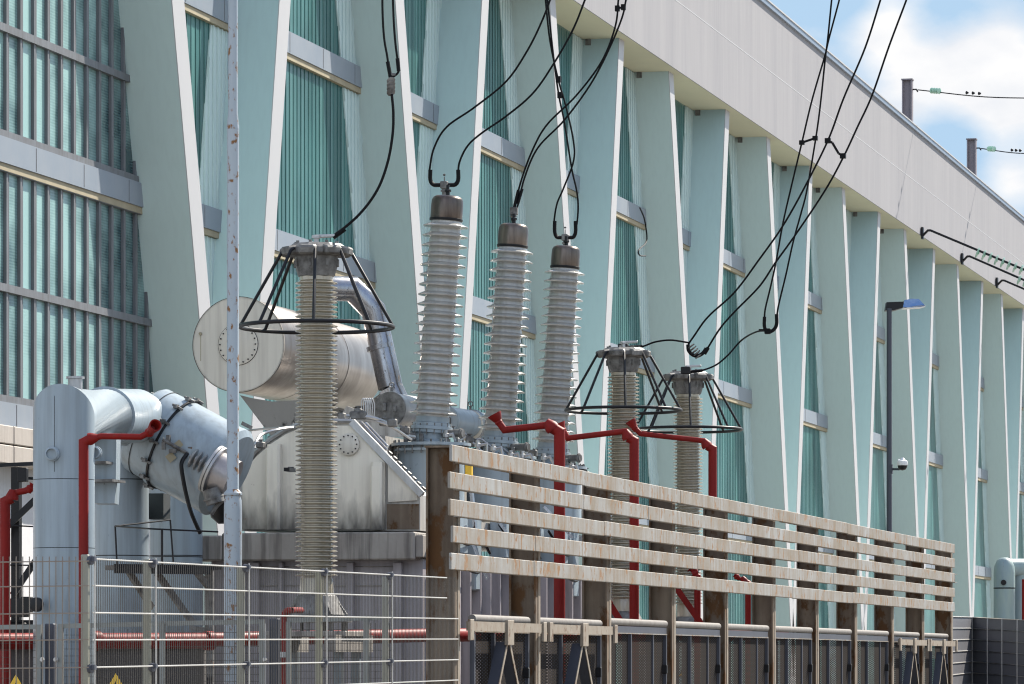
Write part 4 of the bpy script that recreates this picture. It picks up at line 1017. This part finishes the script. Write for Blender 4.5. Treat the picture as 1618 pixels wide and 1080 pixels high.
# ------------------------------------------------------------------ overhead cables
def cable(pts, r, label, group, joints=(), name='power_cable'):
    pw = [P(*q) for q in pts]
    cr = crom(pw, 8)
    o = tag(MB().tube(cr, r, 8).build(name, 'cable', loc=pw[-1]), label, 'cable', group)
    return o, pw
def sleeve(o, a, b, r):
    A, B = P(*a), P(*b); MB().tube([A, B], r, 8).build('sleeve', 'cable', o)
z = 50.
G = 'cables to the nearest insulator column'
o, _ = cable([(604,-30,z),(604.5,20,z),(607,60,z),(612,90,z),(616,122,z)], .014, 'left strand of the pair dropping into the clamp above the nearest column', G); sleeve(o,(612.5,97,z),(617,122,z),.024)
o, _ = cable([(620,-30,z),(622,30,z),(625,70,z),(629,100,z),(629,114,z),(617,124,z)], .014, 'right strand of the pair hooking into the clamp above the nearest column', G); sleeve(o,(628,92,z),(630,112,z),.024)
o, _ = cable([(617,124,z),(619,148,z),(621.5,180,z),(620,215,z),(612,258,z),(596,300,z),(568,338,z),(528,373,z)], .017, 'single cable curving from the spiral clamp down to the nearest insulator column', G); sleeve(o,(545,361,z),(526,375,z),.03)
m = MB()
for k in range(4): m.lathe([(.02,0),(.05,.01),(.055,.02),(.02,.035)], P(617,126+k*6,z), (.5,-.6,-.6), 8); m.box(P(616.5,128+k*6,z), (.07,.05,.03))
m.tube([P(614,117,z),P(625,118,z)], .02, 6); each(m, 'clamp', 'casting', o)
z = 63.8
def fork(o, cx, cy, hw, hgt, z):
    pts = [(cx-hw,cy-hgt,z),(cx-hw,cy-hgt*.35,z),(cx-hw*.8,cy-1,z),(cx-hw*.4,cy,z),(cx+hw*.4,cy,z),(cx+hw*.8,cy-1,z),(cx+hw,cy-hgt*.35,z),(cx+hw,cy-hgt,z)]
    MB().tube(crom([P(*q) for q in pts], 4), .032, 8).build('fork', 'cable', o)
    MB().box(P(cx,cy,z), (.11,.1,.11), bev=.01).cyl(P(cx,cy,z), P(cx,cy-13,z), .008, n=5).lathe([(.0,0),(.02,.01),(.02,.03),(0,.04)], P(cx,cy-14,z), (0,0,1), 8).cyl(P(cx,cy,z), P(cx,cy+16,z), .035, n=8).box(P(cx,cy+9,z),(.09,.09,.03)).build('clamp', 'casting', o)
G = 'cables to the near bushing'
o, _ = cable([(880,-30,z),(869,0,z),(855,36,z),(833,80,z),(800,128,z),(750,169,z),(706,200,z),(686,233,z),(679,266,z),(679,278,z)], .016, 'left strand of the pair sweeping down to the near bushing', G); fork(o, 702, 292, 22, 24, z)
cable([(934,-30,z),(924,0,z),(905,47,z),(875,100,z),(842,147,z),(800,183,z),(761,210,z),(739,230,z),(726,256,z),(724,278,z)], .016, 'right strand of the pair sweeping down to the near bushing', G)
z = 67.6; G = 'cables to the middle bushing'
o, _ = cable([(979,-30,z),(977,0,z),(972,42,z),(951,96,z),(911,150,z),(864,197,z),(840,240,z),(822,290,z),(813,330,z)], .016, 'upper strand of the pair ending at the middle bushing cap', G)
sleeve(o,(819,300,z),(812,330,z),.026); MB().box(P(812,333,z), (.12,.1,.12), bev=.01).cyl(P(812,333,z), P(811,350,z), .035, n=8).lathe([(.03,0),(.07,.02),(.03,.04)], P(811,343,z), (0,0,1), 8).build('clamp', 'casting', o)
MB().box(P(975.5,13,z), (.07,.07,.09)).box(P(985,11,z), (.07,.07,.09)).bar(P(975,13,z), P(985,11,z), .03, .03).build('spacer', 'cable', o, smooth=0)
o, _ = cable([(994,-30,z),(989,0,z),(982,30,z),(961,80,z),(933,133,z),(892,189,z),(850,233,z),(829,280,z),(820,318,z),(815,332,z)], .016, 'lower strand of the pair ending at the middle bushing cap', G); sleeve(o,(825,298,z),(818,322,z),.026)
z = 71.5; G = 'cables to the far bushing'
o, _ = cable([(859,-30,z),(862,0,z),(869,64,z),(882,125,z),(894,167,z),(906,222,z),(906,255,z),(890,298,z),(880,322,z),(875.5,350,z),(877,364,z)], .016, 'strand that crosses over and lands left on the far bushing fork', G); fork(o, 893, 375, 16.5, 26, z)
cable([(862,-30,z),(865,0,z),(875,92,z),(883,150,z),(892,194,z),(903,264,z),(911,300,z),(913.5,325,z),(912,350,z),(909,364,z)], .016, 'strand landing right on the far bushing fork', G)
each(MB().box(P(882.5,125,z), (.08,.08,.1)).box(P(885,150,z), (.08,.08,.1)), 'spacer', 'cable', o, smooth=0)
z = 69.; G = 'steep cables at the right before the fascia'
o, _ = cable([(1317,-30,z),(1314,0,z),(1308,60,z),(1304,92,z),(1296,167,z),(1289,218,z),(1275,300,z),(1265,339,z),(1253,383,z),(1242,433,z),(1230,483,z),(1227,506,z)], .015, 'right strand of the left steep pair, ending in the low double hook', G)
MB().tube(crom([P(*q) for q in ((1227,496,z),(1227,512,z),(1222,521,z),(1213,524,z),(1208,516,z),(1208,500,z))], 5), .03, 8).box(P(1213,523,z), (.1,.08,.09), bev=.01).box(P(1206,521,z),(.14,.06,.03)).build('hook_clamp', 'cable', o)
MB().bar(P(1267,225,z), P(1288,218,z), .035, .035).box(P(1267,225,z), (.08,.08,.07)).box(P(1288,218,z), (.08,.08,.07)).build('spacer', 'cable', o, smooth=0)
cable([(1333,-30,z),(1326,0,z),(1310,60,z),(1303,89,z),(1283,158,z),(1267,225,z),(1249,300,z),(1237,353,z),(1226,414,z),(1217,455,z),(1209,489,z),(1208,508,z)], .015, 'left strand of the left steep pair, ending in the low double hook', G)
z = 67.5
o, _ = cable([(1400,-30,z),(1391,0,z),(1367,75,z),(1333,155,z),(1308,222,z),(1269,300,z),(1236,358,z),(1200,409,z),(1161,461,z),(1119,500,z),(1097,530,z),(1087,546,z),(1089,556,z)], .016, 'left strand of the right steep pair, sweeping down to the coil clamp', G)
MB().tube(crom([P(*q) for q in ((1087,544,z),(1088,553,z),(1094,560,z),(1102,562,z),(1110,558,z),(1116,550,z))], 5), .03, 8).build('hook_clamp', 'cable', o)
m = MB()
for k in range(5): m.lathe([(.05,0),(.07,.01),(.05,.02)], P(1091+k*3.0,546+k*4.0,z), (.6,.1,-.8), 10); m.bar(P(1088+k*3,550+k*3.4,z), P(1097+k*3,543+k*3.4,z), .02, .02)
m.build('coil', 'casting', o)
MB().bar(P(1308,222,z), P(1315,225,z), .035, .035).bar(P(1315,225,z), P(1325,242,z), .035, .035).bar(P(1325,242,z), P(1332,246,z), .035, .035).box(P(1308,222,z), (.09,.08,.08)).box(P(1332,246,z), (.09,.08,.08)).build('spacer', 'cable', o, smooth=0)
o, _ = cable([(1442,-30,z),(1432,0,z),(1405,72,z),(1378,150,z),(1355,200,z),(1333,247,z),(1304,300,z),(1258,369,z),(1225,415,z),(1200,452,z),(1161,492,z),(1139,517,z),(1121,545,z),(1114,557,z)], .016, 'right strand of the right steep pair, sweeping down to the coil clamp', G); sleeve(o,(1119,549,z),(1113,559,z),.03)
o, _ = cable([(1088,541,z),(1060,537,z),(1035,540,z),(1015,547,z),(990,550,z)], .015, 'short arched jumper from the coil clamp to the middle ring cage column', 'jumper cables'); sleeve(o,(1015,547,z),(985,549,z),.026)
MB().box(P(985,549,z), (.16,.12,.12), bev=.01).build('terminal_block', 'black', o)
z = 70.5
o, _ = cable([(1212,522,69),(1195,524,69.4),(1172,537,z),(1150,561,z),(1130,577,z),(1105,586,z),(1090,587,z)], .015, 'curved jumper from the low double hook to the farthest ring cage column', 'jumper cables'); sleeve(o,(1110,585,z),(1090,587,z),.026)
MB().box(P(1084,585,z), (.16,.12,.12), bev=.01).build('terminal_block', 'black', o)
tag(MB().tube(crom([PX(1011,328,XE+.1), PX(1018,345,XE+.1), PX(1022,372,XE+.1), PX(1020,384,XE+.1), PX(1009,395,XE+.1), PX(1011,403,XE+.1), PX(1020,404,XE+.1)], 6), .02, 5).build('loose_wire', 'cable', loc=PX(1011,328,XE+.1)), 'thin loose wire dangling in a loop from a facade transom', 'wire')

# ------------------------------------------------------------------ lamp, camera, far things
zl = 100.; lb_ = P(1405,HY,zl); lb_.z = 0
la = thing('street_lamp', lb_, 'dark street lamp with a pale blue flat head beyond the screen', 'street lamp')
MB().lathe([(.10,0),(.085,3.5),(.085,3.52),(.065,4.2),(.06,HC+(HY-487)/FPX*zl)], lb_, (0,0,1), 14).build('post', 'gate', la)
def LP(x, y): return P(x, y, zl)
MB().prism([LP(x,y) for x, y in ((1399,490),(1401,477),(1428,476),(1426,486),(1412,490))], Vector((-SA,CA,0))*.35).build('lamp_housing', 'black', la, smooth=0)
MB().prism([LP(x,y) for x, y in ((1427,485),(1429,474),(1440,471.5),(1452,472),(1462,483),(1455,484.5),(1440,485.5))], Vector((-SA,CA,0))*.32).build('lamp_head', 'lampglass', la, smooth=0)
MB().prism([LP(x,y) for x, y in ((1427,487),(1455,485.5),(1463,483),(1461,481),(1440,484))], Vector((-SA,CA,0))*.36).build('lamp_rim', 'white', la, smooth=0)
cc = P(1426,735,98.5)
cm = thing('security_camera', cc, 'small white dome camera on a bracket fixed to the lamp post', 'camera')
MB().lathe([(0,-.12),(.07,-.10),(.105,-.05),(.115,.0)], cc, (0,0,1), 16).build('dome', 'black', cm)
MB().lathe([(.12,0),(.13,.02),(.12,.10),(.06,.13),(.03,.18)], cc, (0,0,1), 16).tube([cc+Vector((0,0,.1)), cc+Vector((-.1,-.02,.12))], .03, 8).build('housing', 'white', cm)
MB().bar(P(1405,741,98.9), P(1421,741,98.6), .05, .05).box(P(1407,741,98.8), (.1,.1,.22)).build('bracket', 'gate', cm, smooth=0)
# far right fence
ff = thing('panel_fence', P(1560,HY,84)-Vector((0,0,HC)), 'dark sheeted fence crossed by bright wires at the lower right corner', 'fence')
a, b, c_ = P(1500,974,83), P(1536,975,88), P(1700,984,84)
def down(p): return Vector((p.x, p.y, 0))
MB().prism([down(a), down(b), b, a], (0,.04,0)).build('sheet', 'sheet', ff, smooth=0)
MB().prism([down(b), down(c_), c_, b], (0,.04,0)).build('sheet', 'sheet', ff, smooth=0)
m = MB()
for k in range(9):
    dz = Vector((0,0,-.23*k-.0)); n_ = Vector((SA,-CA,0))*.04
    m.tube([a+dz+n_, b+dz+n_, c_+dz+n_], .014, 6)
for x, yt_, zz in ((1536,975,87.9),(1560,977,87),(1583,978,86.4),(1607,979,85.6)): m.tube([P(x,yt_,zz-.05), P(x,1200,zz-.05)], .010, 5)
m.build('wire', 'wire_rail', ff)
# pale green vessel at the right
vs = thing('pipe_vessel', P(1587,HY,92)-Vector((0,0,HC)), 'pale green domed upright vessel at the right edge above the fence', 'vessel')
zz = 92.; r = 17/FPX*zz
cz = lambda y: HC+(HY-y)/FPX*zz
bb = P(1587,HY,zz); bb.z = 0
MB().lathe([(r,0),(r,cz(905)),(r*.93,cz(894)),(r*.7,cz(885)),(r*.35,cz(881)),(0,cz(880))], bb, (0,0,1), 28).build('shell', 'rtank', vs)
MB().lathe([(r*1.01,cz(930)),(r*1.02,cz(929)),(r*1.01,cz(928))], bb, (0,0,1), 28).lathe([(.06,0),(.06,.05),(0,.052)], P(1586,920,zz-.24), (0,-1,0), 12).build('seam', 'black', vs)
MB().cyl(P(1590,896,zz+.3), P(1680,896,zz+1), .19, n=20).cyl(P(1610,905,zz+.6), P(1610,1100,zz+.6), .22, n=20).build('side_pipe', 'rtank', vs)
MB().cyl(P(1619,915,zz-.3), P(1619,1100,zz-.3), .06, n=12).build('red_riser', 'red', vs)
# ------------------------------------------------------------------ world, sun, camera
SUN_EL, SUN_AZ = radians(43), radians(64)     # azimuth from +X towards +Y
w = bpy.data.worlds.new('World'); S.world = w; w.use_nodes = True; nt = w.node_tree; L = nt.links.new
bg = nt.nodes['Background']; sky = N(nt, 'ShaderNodeTexSky', sky_type='NISHITA'); sky.sun_disc = False
sky.sun_elevation = SUN_EL; sky.sun_rotation = pi/2-SUN_AZ; sky.air_density = 1.0; sky.dust_density = .2; sky.ozone_density = 3.
tc = N(nt, 'ShaderNodeTexCoord')
mp = N(nt, 'ShaderNodeMapping'); mp.inputs['Scale'].default_value = (1,1,1.7); mp.inputs['Location'].default_value = (3.1,.4,1.2); L(tc.outputs['Generated'], mp.inputs[0])
nz = N(nt, 'ShaderNodeTexNoise'); nz.inputs['Scale'].default_value = 14.; nz.inputs['Detail'].default_value = 9; nz.inputs['Roughness'].default_value = .55; L(mp.outputs[0], nz.inputs['Vector'])
acc = nz.outputs['Fac']
def dirof(px, py):
    v = P(px, py, 1.)-Vector((0,0,HC)); return v.normalized()
for px, py, rad, amp in ((1480,95,.020,.30),(1380,60,.009,.16),(1590,110,.016,.25),(1600,300,.010,.25),(1490,20,.012,-.22),(1500,215,.010,-.20),(1350,10,.009,-.12)):
    d = N(nt, 'ShaderNodeVectorMath', operation='DISTANCE'); L(tc.outputs['Generated'], d.inputs[0]); d.inputs[1].default_value = dirof(px, py)
    mr = N(nt, 'ShaderNodeMapRange', interpolation_type='SMOOTHSTEP'); mr.inputs[1].default_value = 0; mr.inputs[2].default_value = rad*1.3; mr.inputs[3].default_value = amp; mr.inputs[4].default_value = 0
    L(d.outputs['Value'], mr.inputs[0]); ad = N(nt, 'ShaderNodeMath', operation='ADD'); L(acc, ad.inputs[0]); L(mr.outputs[0], ad.inputs[1]); acc = ad.outputs[0]
rp = N(nt, 'ShaderNodeValToRGB'); rp.color_ramp.elements[0].position = .46; rp.color_ramp.elements[1].position = .70; L(acc, rp.inputs[0])
n2 = N(nt, 'ShaderNodeTexNoise'); n2.inputs['Scale'].default_value = 45.; n2.inputs['Detail'].default_value = 6; L(mp.outputs[0], n2.inputs['Vector'])
r2 = N(nt, 'ShaderNodeValToRGB'); r2.color_ramp.elements[0].position = .3; r2.color_ramp.elements[1].position = .7
r2.color_ramp.elements[0].color = (3.1,3.2,3.4,1); r2.color_ramp.elements[1].color = (3.95,3.9,3.85,1); L(n2.outputs['Fac'], r2.inputs[0])
dt = N(nt, 'ShaderNodeVectorMath', operation='DOT_PRODUCT'); L(tc.outputs['Generated'], dt.inputs[0]); dt.inputs[1].default_value = (-.15,-.95,.25)
dm = N(nt, 'ShaderNodeMapRange'); dm.inputs[1].default_value = -.2; dm.inputs[2].default_value = .9; dm.inputs[3].default_value = 1.; dm.inputs[4].default_value = 2.7; L(dt.outputs['Value'], dm.inputs[0])  # clouds behind the camera, out of view, brightened to fill shaded faces
cl = N(nt, 'ShaderNodeVectorMath', operation='SCALE'); L(r2.outputs[0], cl.inputs[0]); L(dm.outputs[0], cl.inputs['Scale'])
mx = N(nt, 'ShaderNodeMix', data_type='RGBA'); L(rp.outputs[0], mx.inputs[0]); L(sky.outputs[0], mx.inputs[6]); L(cl.outputs[0], mx.inputs[7])
L(mx.outputs[2], bg.inputs['Color'])
warm = N(nt, 'ShaderNodeVectorMath', operation='MULTIPLY'); warm.inputs[1].default_value = (.86,.82,.80); L(sky.outputs[0], warm.inputs[0])
mn_ = N(nt, 'ShaderNodeVectorMath', operation='MINIMUM'); mn_.inputs[1].default_value = (1.75,2.5,3.3); L(warm.outputs[0], mn_.inputs[0]); L(mn_.outputs[0], mx.inputs[6]); bg.inputs['Strength'].default_value = .15
sd = Vector((cos(SUN_AZ)*cos(SUN_EL), sin(SUN_AZ)*cos(SUN_EL), sin(SUN_EL)))
sl = bpy.data.lights.new('sun', 'SUN'); sl.energy = 5.0; sl.angle = radians(.53); sl.color = (1.,.93,.83)
so = bpy.data.objects.new('sun', sl); COL.objects.link(so); so.rotation_euler = sd.to_track_quat('Z', 'Y').to_euler(); so.location = sd*60
cd = bpy.data.cameras.new('camera'); co_ = bpy.data.objects.new('camera', cd); COL.objects.link(co_); S.camera = co_
co_.location = (0,0,HC); co_.rotation_euler = (pi/2, 0, ALP)
cd.sensor_width = 36; cd.lens = FPX/1618*36; cd.shift_y = (HY-540)/1618; cd.clip_start = .5; cd.clip_end = 5000
cd.dof.use_dof = True; cd.dof.focus_distance = 58; cd.dof.aperture_fstop = 16
S.view_settings.view_transform = 'Standard'; S.view_settings.look = 'None'; S.view_settings.exposure = .85; S.view_settings.gamma = 1
S.render.engine = 'CYCLES'
S.cycles.diffuse_bounces = 1; S.cycles.max_bounces = 6
S.cycles.pixel_filter_type = 'BLACKMAN_HARRIS'; S.cycles.filter_width = 1.15
